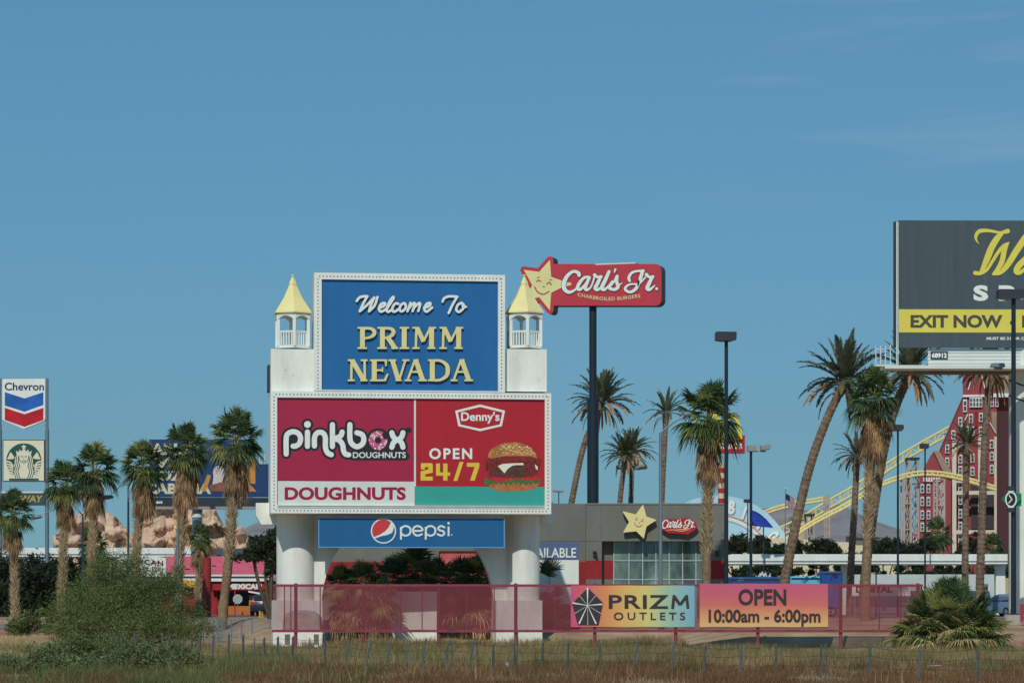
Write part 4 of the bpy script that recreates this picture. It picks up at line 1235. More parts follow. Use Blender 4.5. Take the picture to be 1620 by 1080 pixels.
# ------------------------------------------------------------------ fences and banners in front
def screen_mat():
    m = bpy.data.materials.new('red_mesh_fabric')
    m.use_nodes = True
    nt = m.node_tree
    nt.nodes.clear()
    out = nt.nodes.new('ShaderNodeOutputMaterial')
    mix = nt.nodes.new('ShaderNodeMixShader')
    tr = nt.nodes.new('ShaderNodeBsdfTransparent')
    di = nt.nodes.new('ShaderNodeBsdfDiffuse')
    tl = nt.nodes.new('ShaderNodeBsdfTranslucent')
    m2 = nt.nodes.new('ShaderNodeMixShader')
    m2.inputs[0].default_value = .25
    no = nt.nodes.new('ShaderNodeTexNoise')
    no.inputs['Scale'].default_value = .5
    no.inputs['Detail'].default_value = 6
    tc = nt.nodes.new('ShaderNodeTexCoord')
    nt.links.new(tc.outputs['Object'], no.inputs['Vector'])
    mr = nt.nodes.new('ShaderNodeMapRange')
    mr.inputs['From Min'].default_value = .3; mr.inputs['From Max'].default_value = .7
    mr.inputs['To Min'].default_value = .50; mr.inputs['To Max'].default_value = .66
    nt.links.new(no.outputs['Fac'], mr.inputs['Value'])
    nt.links.new(mr.outputs[0], mix.inputs[0])
    di.inputs[0].default_value = (*K(156, 80, 88), 1)
    tl.inputs[0].default_value = (*K(140, 50, 66), 1)
    nt.links.new(di.outputs[0], m2.inputs[1]); nt.links.new(tl.outputs[0], m2.inputs[2])
    nt.links.new(tr.outputs[0], mix.inputs[1]); nt.links.new(m2.outputs[0], mix.inputs[2])
    nt.links.new(mix.outputs[0], out.inputs[0])
    return m

FP = Plane(900, 998, 140, 0.0)
def mesh_fence():
    base = P(937, 1027, 140); base.z = gz(base.x, 140)
    root = thing('mesh_fence', 'long dark red rail fence with see-through red mesh running in front of the welcome sign', 'fence', base)
    mb = MB(); FP.slab(mb, 432, 923.5, 1460, 927.5, .04, .08); mb.build('top_rail', FENCE_RED, root)
    mb = MB(); FP.slab(mb, 430, 995.5, 1460, 999.5, .06, .12); mb.build('bottom_rail', FENCE_RED, root)
    pic = [468, 575, 694, 816, 941, 1069, 1199, 1330, 1452]
    for x in pic:
        mb = MB()
        p = FP.pt(x, 925, -.1)
        mb.tube([(p.x, p.y, gz(p.x, p.y) - .2), (p.x, p.y, FP.pt(x, 922, 0).z)], .085, 10)
        mb.build('post', FENCE_RED, root, True)
    for i, (a, b) in enumerate(zip([432] + pic, pic + [1460])):
        for t in ((.36, .72) if i % 2 else (.5, .78)):
            x = a + (b - a) * t
            if 905 < x < 1098 or 1108 < x < 1309: continue
            mb = MB(); FP.slab(mb, x - .8, 927.5, x + .8, 995.5, -.02, .05); mb.build('upright', FENCE_RED, root)
    mb = MB()
    n = 120
    for k in range(n + 1):                                       # slightly billowing sheet
        x = 432 + (1459 - 432) * k / n
        for j, y in enumerate((926, 950, 974, 998)):
            o = .05 + .015 * math.sin(k * .9 + j) + .02 * noise.noise(Vector((k * .3, j, 0)))
            mb.v.append(FP.pt(x, y, o))
    mb.f = [(k * 4 + j, k * 4 + 4 + j, k * 4 + 5 + j, k * 4 + 1 + j) for k in range(n) for j in range(3)]
    mb.m = [0] * len(mb.f)
    mb.build('mesh_screen', screen_mat(), root, True)
mesh_fence()

def gradient_mat(name, stops, axis, lo, hi):
    m = mat(name, (.5, .5, .5), .6, .1)
    nt = m.node_tree
    tc = nt.nodes.new('ShaderNodeTexCoord')
    sp = nt.nodes.new('ShaderNodeSeparateXYZ')
    mr = nt.nodes.new('ShaderNodeMapRange')
    mr.inputs['From Min'].default_value = lo; mr.inputs['From Max'].default_value = hi
    rp = nt.nodes.new('ShaderNodeValToRGB')
    nt.links.new(tc.outputs['Object'], sp.inputs[0])
    nt.links.new(sp.outputs[axis], mr.inputs['Value'])
    nt.links.new(mr.outputs[0], rp.inputs[0])
    e = rp.color_ramp.elements
    while len(e) < len(stops): e.new(.5)
    for k, (p, c) in enumerate(stops):
        e[k].position = p; e[k].color = (*c, 1)
    nt.links.new(rp.outputs[0], nt.nodes['Principled BSDF'].inputs['Base Color'])
    return m

def banner(name, label, x0, y0, x1, y1, m_stops, axis, seed):
    c = FP.pt(x0, y1, .14)
    w = (FP.pt(x1, y1, .14) - c).x; h = FP.pt(x0, y0, .14).z - c.z
    root = thing(name, label, 'banner', c)
    mb = MB()
    nx, ny = 60, 10
    for i in range(nx + 1):
        for j in range(ny + 1):
            u, v = i / nx, j / ny
            o = .008 * math.sin(u * 11 + v * 4 + seed) + .016 * noise.noise(Vector((u * 9, v * 3 - u * 4, seed)))
            mb.v.append(Vector((c.x + u * w, c.y - o, c.z + v * h + .015 * math.sin(u * 16 + seed) * (v - .5))))
    for i in range(nx):
        for j in range(ny):
            a = i * (ny + 1) + j
            mb.f.append((a, a + ny + 1, a + ny + 2, a + 1))
    mb.m = [0] * len(mb.f)
    sh = mb.build('banner_sheet', gradient_mat(name + '_print', m_stops, axis, 0, w if axis == 0 else h), root, True)
    return root
INK = mat('banner_ink', K(62, 52, 56), .6, .08)
b1 = banner('outlet_banner', 'rainbow coloured outlet mall banner with a black pentagon emblem hung on the red fence', 903, 925.5, 1099, 991,
            [(0, K(205, 84, 122)), (.12, K(212, 104, 112)), (.26, K(220, 140, 90)), (.45, K(222, 180, 108)), (.62, K(212, 200, 122)), (.78, K(160, 192, 164)), (1, K(122, 174, 198))], 0, 1.0)
g = G(FP); g.poly([(930, 929), (954, 953), (947, 988), (914, 988), (905, 954)]); g.build('emblem', INK, b1, .168)
g = G(FP)
for x, y, w in ((929.5, 929, 2.6), (953, 955, 2.2), (943, 986, 2.2), (916, 986, 2.4), (906, 953, 2.4)):
    g.stroke([(929.5, 957), (x, y)], [.6, w], False, 1, False)
for x, y in ((942, 942), (951, 970), (930, 988), (909, 970), (917, 942)):
    g.stroke([(929.5, 957), (x, y)], [.3, .7], False, 1, False)
g.build('emblem_rays', LETTER_WHITE, b1, .172)
g = G(FP).text('PRIZ', 963, 940.5, 1057.5, 962, .02, 0, 1.1)
for a, b, w in (((1064, 962), (1066.5, 940.5), 4.6), ((1066.5, 942.5), (1076, 956), 4.6), ((1076, 956), (1086, 942.5), 4.6), ((1086, 940.5), (1088.5, 962), 4.6)):
    g.stroke([a, b], w, False, 1, False)
g.build('lettering', INK, b1, .168)
G(FP).text('OUTLETS', 971, 968, 1084, 980, .012, 0, 1.5).build('lettering', INK, b1, .168)
b2 = banner('hours_banner', 'pink to orange opening hours banner hung on the red fence', 1107, 922.5, 1310, 991,
            [(0, K(222, 182, 122)), (.28, K(218, 150, 104)), (.5, K(208, 114, 100)), (.75, K(204, 98, 114)), (1, K(198, 94, 126))], 2, 2.0)
G(FP).text('OPEN', 1168, 931, 1244, 957, .03).build('lettering', INK, b2, .168)
G(FP).text('10:00am - 6:00pm', 1121, 963, 1298, 990, .028).build('lettering', INK, b2, .168)

def wire_fence():
    posts = [(165, 122), (178, 121.5), (193, 121), (212, 120), (228, 119.3), (243, 118.5), (257, 118), (270, 117.4), (291, 116.6), (303, 116), (316, 115.5), (337, 114.8), (363, 114), (384, 113.2), (403, 112.6), (419, 112),
             (441, 111.2), (464, 110.4), (490, 109.5), (515, 108.7), (545, 107.8), (579, 106.8), (611, 105.8), (640, 105), (665, 104.3), (703, 103.2), (743, 102.2), (780, 101.2), (815, 100.4), (858, 99.4), (899, 98.5), (950, 97.5), (1000, 96.5),
             (1060, 95.2), (1115, 94.2), (1172, 93.2), (1229, 92.2), (1299, 91), (1376, 89.8), (1455, 88.6), (1547, 87.2), (1640, 86)]
    R = random.Random(5)
    base = on_ground(900, 98.5)
    root = thing('wire_fence', 'sagging barbed wire fence of thin leaning steel posts across the dry grass', 'fence', base)
    tops = []
    for i, (x, D) in enumerate(posts):
        g = on_ground(x, D)
        lean = R.uniform(-.02, .04) + (.16 if 540 < x < 760 or x in (1060, 1000) else 0)
        h = R.uniform(.92, 1.08) * 1.05
        top = g + Vector((lean * h, R.uniform(-.05, .05), h))
        mb = MB(); mb.bar(g - ZUP * .2, top, .04, .05); mb.bar(g + Vector((-.035, -.03, -.2)), top + Vector((-.035, -.03, -.06)), .012, .05)
        mb.build('post', POST_STEEL, root)
        if x in (703, 743, 815, 1299):                           # a second stay beside the post
            mb = MB(); mb.bar(g + Vector((.30 if x != 815 else .06, .0, -.2)), top + Vector((.10, 0, .35 if x == 815 else .0)), .035, .035); mb.build('stay', POST_STEEL, root)
        tops.append((g, top))
    for f in (.93, .66, .38):
        mb = MB()
        pts = []
        for (g0, t0), (g1, t1) in zip(tops, tops[1:]):
            a, b = g0.lerp(t0, f), g1.lerp(t1, f)
            for k in range(4):
                t = k / 4
                pts.append(a.lerp(b, t) - ZUP * (.06 * 4 * t * (1 - t)))
        pts.append(tops[-1][0].lerp(tops[-1][1], f))
        mb.tube(pts, .006, 4); mb.build('wire', RUSTY, root)
wire_fence()

def pipe_fence(label, xs, D0, D1, y0, y1, rails=True, n_mesh=0):
    base = on_ground(xs[0], D0)
    root = thing('pipe_fence', label, 'fence', base)
    q = []
    for i, x in enumerate(xs):
        D = D0 + (D1 - D0) * i / max(1, len(xs) - 1)
        a, b = P(x, y1, D), P(x, y0, D)
        a.z = min(a.z, gz(a.x, a.y)) - .1
        mb = MB(); mb.tube([a, b], .035, 8); mb.build('post', STEEL, root, True)
        q.append((a, b))
    if rails:
        mb = MB(); mb.tube([b - ZUP * .05 for a, b in q], .02, 6); mb.build('top_rail', STEEL, root)
        mb = MB()
        for (a, b), (c, d) in zip(q, q[1:]):                      # chain link as crossing wires
            for k in range(9):
                t = k / 9
                for s in (-1, 1):
                    p0 = b.lerp(d, t); p1 = a.lerp(c, min(1, max(0, t + s * .3)))
                    mb.bar(p0 - ZUP * .05, p1 + ZUP * .1, .008)
        mb.build('chain_link', STEEL, root)
pipe_fence('thin grey pipe fence on the bank beside the restaurant driveway', [307, 322, 337, 345, 351, 366, 382, 399, 427], 164, 160, 978, 1012)
pipe_fence('old chain link fence under the dark trees at the left edge', [-14, -2, 8, 19, 30, 45, 60, 78], 178, 176, 986, 1010)

# ------------------------------------------------------------------ pole signs on the left
def fuel_sign():
    D = 200
    PL = Plane(37, 700, D, 0)
    b = on_ground(37, D)
    root = thing('fuel_sign', 'tall fuel station sign with blue and red chevrons between two steel poles', 'sign', b)
    for x, w in ((0, 1), (74.5, 1)):
        p = PL.pt(x, 800)
        mb = MB(); mb.tube([(p.x, D, b.z - .2), (p.x, D, PL.pt(x, 679).z), (p.x, D, PL.pt(x, 678.5).z), (p.x, D, PL.pt(x, 598.5).z)], [.145, .145, .105, .105], 12)
        pole = mb.build('pole', STEEL, root, True)
        if x > 10:
            mb = MB(); PL.slab(mb, 62, 940, 83, 967, .3, .3); mb.build('meter_box', GREY_STEEL, pole)
    z, ox, oy = 4.91, 0, 580
    T = lambda l: [(ox + x / z, oy + y / z) for x, y in l]
    mb = MB(); PL.poly(mb, T([(24, 95), (345, 92), (352, 102), (352, 405), (345, 416), (187, 482), (25, 414), (18, 404), (18, 104)]), .2, .4)
    bd = mb.build('chevron_board', WHITE_TRIM, root)
    g = G(PL, z, ox, oy); g.poly([(37, 195), (190, 245), (337, 197), (337, 295), (190, 348), (37, 300)]); g.build('blue_chevron', mat('chevron_blue', K(40, 100, 180), .4, .3, (1, 1, 2), .8), bd, .21)
    g = G(PL, z, ox, oy); g.poly([(37, 317), (190, 368), (337, 318), (337, 412), (190, 465), (37, 412)]); g.build('red_chevron', mat('chevron_red', K(190, 30, 44), .4, .3, (1, 1, 2), .8), bd, .21)
    G(PL, z, ox, oy).text('Chevron', 36, 122, 342, 184, .022).build('lettering', mat('navy_ink', K(44, 56, 92), .5), bd, .21)
    # coffee emblem board
    mb = MB(); PL.slab(mb, 4.5, 695.3, 70.5, 761.5, .18, .36); cb = mb.build('coffee_board', mat('dark_edge', K(58, 62, 66), .5), root)
    mb = MB(); PL.slab(mb, 5.5, 696.5, 69.5, 760, .19, .02); mb.build('coffee_board_face', mat('cream_face', K(226, 220, 192), .5, .05), cb)
    green = mat('emblem_green', K(38, 84, 76), .5, .05); cream = mat('emblem_cream', K(226, 220, 192), .5, .05)
    g = G(PL, z, ox, oy); g.disc(185, 730, 137, n=40); g.build('emblem_disc', green, cb, .20)
    g = G(PL, z, ox, oy)
    g.poly([(120, 700), (140, 672), (185, 656), (230, 672), (250, 700), (262, 760), (256, 800), (278, 868), (92, 868), (114, 800), (108, 760)])
    g.poly([(124, 650), (146, 664), (150, 640), (166, 656), (185, 634), (204, 656), (220, 640), (224, 664), (246, 650), (240, 684), (185, 668), (130, 684)])
    star = [(185 + (24 if k % 2 == 0 else 10) * math.sin(math.pi * k / 5), 622 - (24 if k % 2 == 0 else 10) * math.cos(math.pi * k / 5)) for k in range(10)]
    g.poly(star)
    for s in (-1, 1):
        X = lambda v: 185 + s * v
        g.poly([(X(130), 718), (X(104), 660), (X(80), 690), (X(66), 712), (X(96), 716)])
        for k in range(6):
            g.stroke([(X(134 - k * 5), 734 + k * 21), (X(104), 742 + k * 19), (X(84), 770 + k * 14)], [12, 11, 8])
    g.build('emblem_figure', cream, cb, .21)
    g = G(PL, z, ox, oy)
    for s in (-1, 1):
        X = lambda v: 185 + s * v
        for k, v in enumerate((42, 58, 74)):
            g.stroke([(X(v - 4), 690 + 6 * k), (X(v + 2), 730), (X(v - 10), 770), (X(v + 4), 810), (X(v - 12), 862)], 6)
        g.stroke([(X(22), 696), (X(10), 696)], 6)
        g.stroke([(X(38), 700), (X(32), 726), (X(0), 748)], 5)
    g.stroke([(185, 700), (185, 716)], 3); g.stroke([(172, 726), (185, 730), (198, 726)], 5)
    g.poly([(70, 866), (300, 866), (300, 880), (70, 880)])
    g.build('emblem_lines', green, cb, .22)
    # lower sandwich board half hidden by a palm
    mb = MB(); PL.slab(mb, 2, 778, 72, 799, .16, .3); sb = mb.build('sandwich_board', mat('dark_green_face', K(60, 84, 78), .5), root)
    mb = MB(); PL.slab(mb, 2, 777, 72, 779.5, .18, .34); mb.build('board_edge', OFFWHITE, sb)
    G(PL).text('SUBWAY', 5, 783, 68, 794, .03, .15).build('lettering', mat('tan_letter', K(190, 160, 104), .5), sb, .17)
    mb = MB()
    for y in (608, 640, 672, 704, 728, 750, 789):
        for x0, x1 in ((0, 4.5), (70, 73.5)):
            PL.slab(mb, x0, y, x1, y + 1.2, 0, .06)
    mb.build('bracket', STEEL, root)
fuel_sign()

def billboard(name, label, PL, x0, y0, x1, y1, face_m, pole_x, pole_w, seed):
    b = PL.pt(pole_x, 970, -1.2); b.z = gz(b.x, b.y)
    root = thing(name, label, 'billboard', b)
    mb = MB(); PL.slab(mb, x0, y0, x1, y1, 0, .25); face = mb.build('advert_face', face_m, root)
    s = PL.o.y / F
    mb = MB(); mb.tube([(b.x, b.y, b.z - .3), (b.x, b.y, PL.pt(pole_x, y1 + 6, -1.2).z)], pole_w * s, 28); pole = mb.build('pole', WHITE if seed == 2 else STEEL, root, True)
    return root, face, pole
LB = Plane(330, 750, 240, 4)
NAVY = mat('navy_vinyl', K(32, 64, 110), .5, .12, (1, 1, .4), .7)
def left_billboard():
    root, face, pole = billboard('billboard', 'navy blue billboard with cream capital letters behind the left palms', LB, 236, 695, 400, 786, NAVY, 312, 8, 1)
    mb = MB(); LB.slab(mb, 400, 734, 600, 786, 0, .25); mb.build('advert_face_lower', NAVY, root)
    mb = MB(); LB.slab(mb, 239, 787, 600, 802, -.1, .3); sk = mb.build('apron', mat('dark_apron', K(44, 52, 62), .6), root)
    cr = mat('cream_letter', K(214, 204, 168), .5, .06)
    for t, x0, y0, x1, y1 in (('EARLY', 228, 701, 306, 719), ('VIP', 243, 722, 292, 740), ('COZY', 232, 743, 306, 760), ('CABANA', 230, 764, 334, 781)):
        G(LB).text(t, x0, y0, x1, y1, .045).build('lettering', cr, face, .03)
    g = G(LB); g.poly([(338, 752), (344, 738), (356, 744), (350, 768), (336, 766)]); g.disc(346, 748, 9, 12); g.build('picture_white_blob', mat('pale_print', K(214, 196, 190), .5), face, .03)
    g = G(LB); g.poly([(392, 764), (398, 726), (404, 728), (404, 765)]); g.poly([(390, 760), (406, 777), (386, 777)]); g.poly([(318, 776), (328, 750), (334, 752), (326, 777)]); g.build('picture_orange', mat('orange_print', K(206, 140, 66), .5), face, .035)
    g = G(LB); g.poly([(330, 768), (350, 762), (392, 764), (388, 777), (334, 777)]); g.poly([(360, 720), (392, 716), (398, 760), (362, 762)]); g.build('picture_brown', mat('brown_print', K(140, 90, 70), .5, .3, (1, 1, 1), 2), face, .032)
    G(LB).text('48476', 246, 792, 257, 796.5, .05).build('plate_number', LETTER_WHITE, sk, .03)
    mb = MB()
    a, b_ = LB.pt(238, 803, .8), LB.pt(600, 803, .8)
    mb.bar(a, b_, .9, .22); mb.build('catwalk', GREY_STEEL, root)
    for x in (241, 297, 336, 378):
        mb = MB(); LB.slab(mb, x - 4, 800.5, x + 4, 804, 1.5, .5); mb.build('floodlight', DARK_STEEL, root)
    mb = MB(); LB.slab(mb, 237, 788, 240.5, 802, .05, .1); mb.build('apron_end', OFFWHITE, sk)
    for x in (410, 414, 418):
        mb = MB(); LB.slab(mb, x, 718, x + 1, 734, -.1, .1); mb.build('top_rail_post', OFFWHITE, root)
    mb = MB()
    p = LB.pt(307, 810, -1.2)
    mb.tube([(LB.pt(312, 812, -1.2).x, LB.pt(312, 812, -1.2).y, LB.pt(312, 812, -1.2).z), (LB.pt(312, 820, -1.2).x, LB.pt(312, 820, -1.2).y, LB.pt(312, 818, -1.2).z)], .52, 24); mb.build('pole_collar', OFFWHITE, pole)
left_billboard()

RB = Plane(1420, 450, 158, 1.0)
GREY_VINYL = mat('slate_grey_vinyl', K(72, 86, 92), .55, .16, (2.5, 1, .18), 1.0)
def right_billboard():
    X1 = 1835
    root, face, pole = billboard('billboard', 'huge slate grey billboard with yellow script and exit strip on a fat white pole', RB, 1421.5, 349, X1, 550, GREY_VINYL, 1633, 37, 2)
    yl = mat('billboard_yellow', K(222, 208, 88), .5, .06); ink = mat('billboard_grey_ink', K(76, 78, 70), .5)
    mb = MB(); RB.slab(mb, 1422, 489.5, X1, 526, .012, .01); yb = mb.build('exit_strip', yl, face)
    z, ox, oy = 9.0, 1520, 360
    def script(w):
        g = G(RB, z, ox, oy)
        g.stroke([(258, 232), (222, 180), (215, 120), (260, 55), (350, 42), (450, 52), (560, 72), (640, 58), (668, 50)], [6 + w, 26 + w, 46 + w, 56 + w, 50 + w, 40 + w, 36 + w, 60 + w, 66 + w], n=5)
        g.stroke([(590, 78), (520, 150), (440, 280), (380, 430), (310, 590), (280, 640)], [50 + w, 84 + w, 92 + w, 90 + w, 62 + w, 40 + w], n=5)
        g.stroke([(205, 645), (280, 650), (370, 600), (450, 480), (540, 340), (620, 260), (690, 205)], [60 + w, 50 + w, 44 + w, 46 + w, 50 + w, 60 + w, 8 + w], n=5)
        g.stroke([(680, 220), (620, 330), (590, 470), (530, 590), (480, 650)], [20 + w, 70 + w, 74 + w, 68 + w, 52 + w], n=5)
        g.stroke([(460, 662), (560, 645), (660, 540), (780, 350), (900, 170), (980, 60)], [34 + w, 50 + w, 80 + w, 92 + w, 92 + w, 80 + w], n=5)
        g.stroke([(1020, 330), (940, 430), (830, 540), (790, 620), (840, 640), (930, 570), (1010, 480)], [70 + w, 84 + w, 88 + w, 80 + w, 60 + w, 40 + w, 30 + w], n=5)
        return g
    script(16).build('script_outline', mat('script_shadow', K(92, 90, 60), .5), face, .014)
    script(0).build('script_lettering', yl, face, .02)
    G(RB).text('SPORTS', 1540, 451, 1790, 476, .05, 0, 1.7).build('lettering', LETTER_WHITE, face, .02)
    G(RB).text('EXIT NOW', 1440.5, 498, 1586, 518.5, .04).build('strip_lettering', ink, yb, .02)
    g = G(RB); g.disc(1601, 510.5, 3.4); g.rect(1617, 499, 1622, 518); g.build('strip_mark', ink, yb, .02)
    G(RB).text('MUST BE 21 OR OLDER', 1561, 533, 1640, 537.5, .03).build('small_print', LETTER_WHITE, face, .02)
    mb = MB(); RB.slab(mb, 1415.5, 350, 1418, 549, -.15, .55); mb.build('rear_face_edge', DARK_STEEL, root)
    mb = MB()
    RB.slab(mb, 1418, 351, 1419.2, 578, .02, .08); RB.slab(mb, 1420.2, 351, 1421.3, 578, .02, .08)
    for k in range(18): RB.slab(mb, 1419.2, 354 + k * 12, 1420.2, 355.5 + k * 12, 0, .06)
    mb.build('side_lattice', OFFWHITE, root)
    mb = MB()
    for k in range(5): RB.poly(mb, [(1469, 553 + k * 5.6), (X1, 553 + k * 5.6), (X1, 558 + k * 5.6), (1467.5, 558 + k * 5.6)], -.2 - .0 * k, .12)
    RB.slab(mb, 1470, 552, X1, 581, -.32, .1)
    ap = mb.build('louvred_apron', OFFWHITE, root)
    mb = MB(); RB.slab(mb, 1472.5, 556, 1499.5, 568, -.15, .04); pl = mb.build('number_plate', BLACK, ap)
    G(RB).text('68912', 1474, 558, 1498, 566, .05).build('plate_number', LETTER_WHITE, pl, -.14)
    mb = MB(); RB.slab(mb, 1400, 577.5, X1, 583, 1.2, 1.6); cw = mb.build('catwalk', OFFWHITE, root)
    mb = MB(); RB.slab(mb, 1425, 583, X1, 590, -.6, 1.4); mb.build('support_beam', mat('beam_brown', K(120, 108, 96), .7, .2), root)
    for x in (1385, 1392.5, 1400, 1408):
        mb = MB(); RB.slab(mb, x, 547 if x < 1405 else 545, x + 1.4, 577.5, 1.1, .06); mb.build('walkway_post', OFFWHITE, cw)
    mb = MB(); RB.slab(mb, 1384, 576, 1412, 579, 1.1, .5); RB.slab(mb, 1384, 551, 1409, 552, 1.1, .05); mb.build('walkway_rail', OFFWHITE, cw)
    for x in (1580, 1700):
        mb = MB(); RB.poly(mb, [(x - 9, 574), (x + 9, 574), (x + 10.5, 580), (x - 10.5, 580)], 2.2, .7); RB.slab(mb, x - 6, 580, x + 6, 584, 1.9, .3); mb.build('floodlight', STEEL, root)
    for (y, w) in ((609, 37), (633, 37)):                         # dark hand painted bands on the pole
        mb = MB(); b = RB.pt(1633, y, -1.2)
        s = RB.o.y / F
        ring = [Vector((b.x + (37.2 * s) * math.cos(a), b.y + (37.2 * s) * math.sin(a), b.z + .25 * math.cos(a * 2))) for a in [math.pi * (1 + k / 20) for k in range(21)]]
        mb.tube(ring, .045, 6); mb.build('painted_band', DARK_STEEL, pole)
right_billboard()

# ------------------------------------------------------------------ burger restaurant and its pole sign
CARL = [([(325, 225), (318, 195), (270, 170), (215, 182), (150, 245), (110, 330), (108, 400), (140, 450), (190, 468), (250, 445), (310, 390)], [50, 52, 44, 46, 54, 60, 60, 54, 46, 34, 26]),
        ([(470, 250), (400, 258), (335, 330), (302, 405), (335, 430), (395, 380), (468, 280)], [36, 40, 48, 50, 44, 36, 30]),
        ([(472, 258), (430, 350), (412, 410), (440, 435), (500, 380), (550, 230)], [44, 50, 50, 40, 26, 26]),
        ([(546, 220), (585, 250), (640, 245)], [50, 36, 46]), ([(628, 255), (585, 350), (555, 410), (590, 432), (650, 385), (690, 320)], [46, 54, 54, 44, 28, 24]),
        ([(752, 172), (700, 290), (650, 400), (682, 432), (740, 385), (800, 310)], [46, 54, 56, 46, 30, 26]), ([(760, 400), (820, 320), (868, 236)], [24, 28, 44]),
        ([(872, 238), (862, 320), (880, 390), (830, 430), (762, 415)], [36, 46, 52, 44, 46]), ([(870, 380), (938, 338)], [30, 14]), ([(842, 140), (826, 188)], [34, 14]),
        ([(1046, 304), (1034, 260), (1070, 195), (1140, 166), (1245, 162)], [40, 44, 40, 34, 36]), ([(1232, 160), (1195, 280), (1140, 410), (1060, 466), (990, 440), (990, 395), (1060, 352), (1180, 345), (1270, 255)], [48, 52, 48, 40, 40, 36, 28, 24, 24]),
        ([(1284, 214), (1325, 250), (1378, 246)], [50, 36, 46]), ([(1366, 256), (1320, 350), (1296, 410), (1330, 430), (1405, 372)], [46, 54, 54, 44, 18]), ([(1430, 418), (1431, 419)], [42, 42])]

def script_name(PL, x0, y0, x1, y1, grow=0):
    """the burger chain's script name fitted between two corners"""
    g = G(PL)
    kx, ky = (x1 - x0) / (1455 - 85), (y1 - y0) / (490 - 130)
    for pts, w in CARL:
        g.stroke([(x0 + (x - 85) * kx, y0 + (y - 130) * ky) for x, y in pts], [a * (kx + ky) / 2 + grow for a in w], n=4)
    return g

def star_pts(cx, cy, s, inner=.46):
    raw = [(15, -40), (17, -13), (45, -2), (17, 12), (15, 40), (-2, 19), (-26.5, 25), (-13, 0), (-26.5, -24.3), (-2, -21)]
    return [(cx + x * s, cy + y * s) for x, y in raw]

def smile(PL, cx, cy, s):
    g = G(PL)
    t = lambda l: [(cx + x * s, cy + y * s) for x, y in l]
    g.stroke(t([(-9, 2), (-5, 9), (3, 12.5), (11, 8.5)]), 1.5 * s)
    g.stroke(t([(-6, -5), (-3.5, -7), (-.5, -5)]), 1.4 * s); g.stroke(t([(8, -1.5), (11.5, -4), (14, -.5)]), 1.4 * s)
    g.stroke(t([(-5, -10), (-2, -11.5)]), 1 * s); g.stroke(t([(2, 2), (5, 2.5)]), 1 * s); g.stroke(t([(12, -7.5), (15, -7)]), 1 * s)
    return g
CARL_RED = mat('burger_sign_red', K(192, 60, 72), .5, .06, (1, 1, .4), 1)
STAR_Y = mat('star_yellow', K(230, 218, 154), .5, .06)
STAR_LINE = mat('star_red_line', K(170, 70, 60), .5)
def burger_pole_sign():
    D = 190
    PL = Plane(938, 450, D, -17)
    b = PL.pt(938, 970, -.6); b.z = gz(b.x, b.y)
    root = thing('pole_sign', 'red burger chain sign with a smiling yellow star on a tall dark pole', 'sign', b)
    mb = MB(); zt = PL.pt(938, 484, -.6).z; zm = PL.pt(938, 631, -.6).z
    s = D / F
    mb.tube([(b.x, b.y, b.z - .3), (b.x, b.y, zm), (b.x, b.y, zm + .06), (b.x, b.y, zt)], [9.2 * s, 9.2 * s, 5.9 * s, 5.9 * s], 24); mb.build('pole', NAVY_STEEL, root, True)
    def round_rect(x0, y0, x1, y1, r):
        pts = [(x0, y1), (x0, y0)]
        pts += [(x1 - r + r * math.sin(a), y0 + r - r * math.cos(a)) for a in [math.pi / 2 * k / 6 for k in range(7)]]
        pts += [(x1 - r + r * math.cos(a), y1 - r + r * math.sin(a)) for a in [math.pi / 2 * k / 6 for k in range(7)]]
        return pts
    st = star_pts(855, 451, 1.0)
    def outline(grow):
        g = G(PL)
        g.poly(round_rect(866, 417.5, 1046.5, 483.5, 10)); g.poly(st)
        g.stroke(st + [st[0]], 11 + grow, False); return g
    o = outline(0).build('cabinet', CARL_RED, root, .0, 1.1, NAVY_STEEL)
    bk = outline(0); bk.build('cabinet_back', NAVY_STEEL, root, -1.1)
    g = G(PL); g.poly(st); g.build('star', STAR_Y, root, .02); 
    g = G(PL); g.stroke([(872, 440), (895, 448), (902, 449), (895, 451), (872, 458)], 4); g.build('star_tip', STAR_Y, root, .018)
    smile(PL, 856, 451, 1.15).build('star_face', STAR_LINE, root, .035)
    script_name(PL, 889.5, 425, 1041.5, 464.5, 1.6).build('script_outline', mat('maroon_outline', K(120, 44, 52), .5), root, .045)
    script_name(PL, 889.5, 425, 1041.5, 464.5).build('script_lettering', LETTER_WHITE, root, .055)
    def warp(x, y):
        t = (x - 914) / (1013 - 914)
        return x, y + 5.8 * math.sin(math.pi * min(1, max(0, t * 1.05))) ** 1.0 - 0 + (t - .5) * 2.6
    G(PL).text('CHARBROILED BURGERS', 914, 464, 1013, 469.8, .018, 0, 1.1, warp).build('small_lettering', mat('cream_small_letter', K(240, 206, 160), .5), root, .04)
    g = G(PL); g.poly([(1008, 446), (1010, 441), (1012, 446), (1010.5, 452), (1008.5, 453)]); g.build('hole_in_face', BLACK, root, .06)
    mb = MB(); PL.slab(mb, 942, 416, 1006, 418, .01, .7); mb.build('pale_top_edge', OFFWHITE, root)
burger_pole_sign()

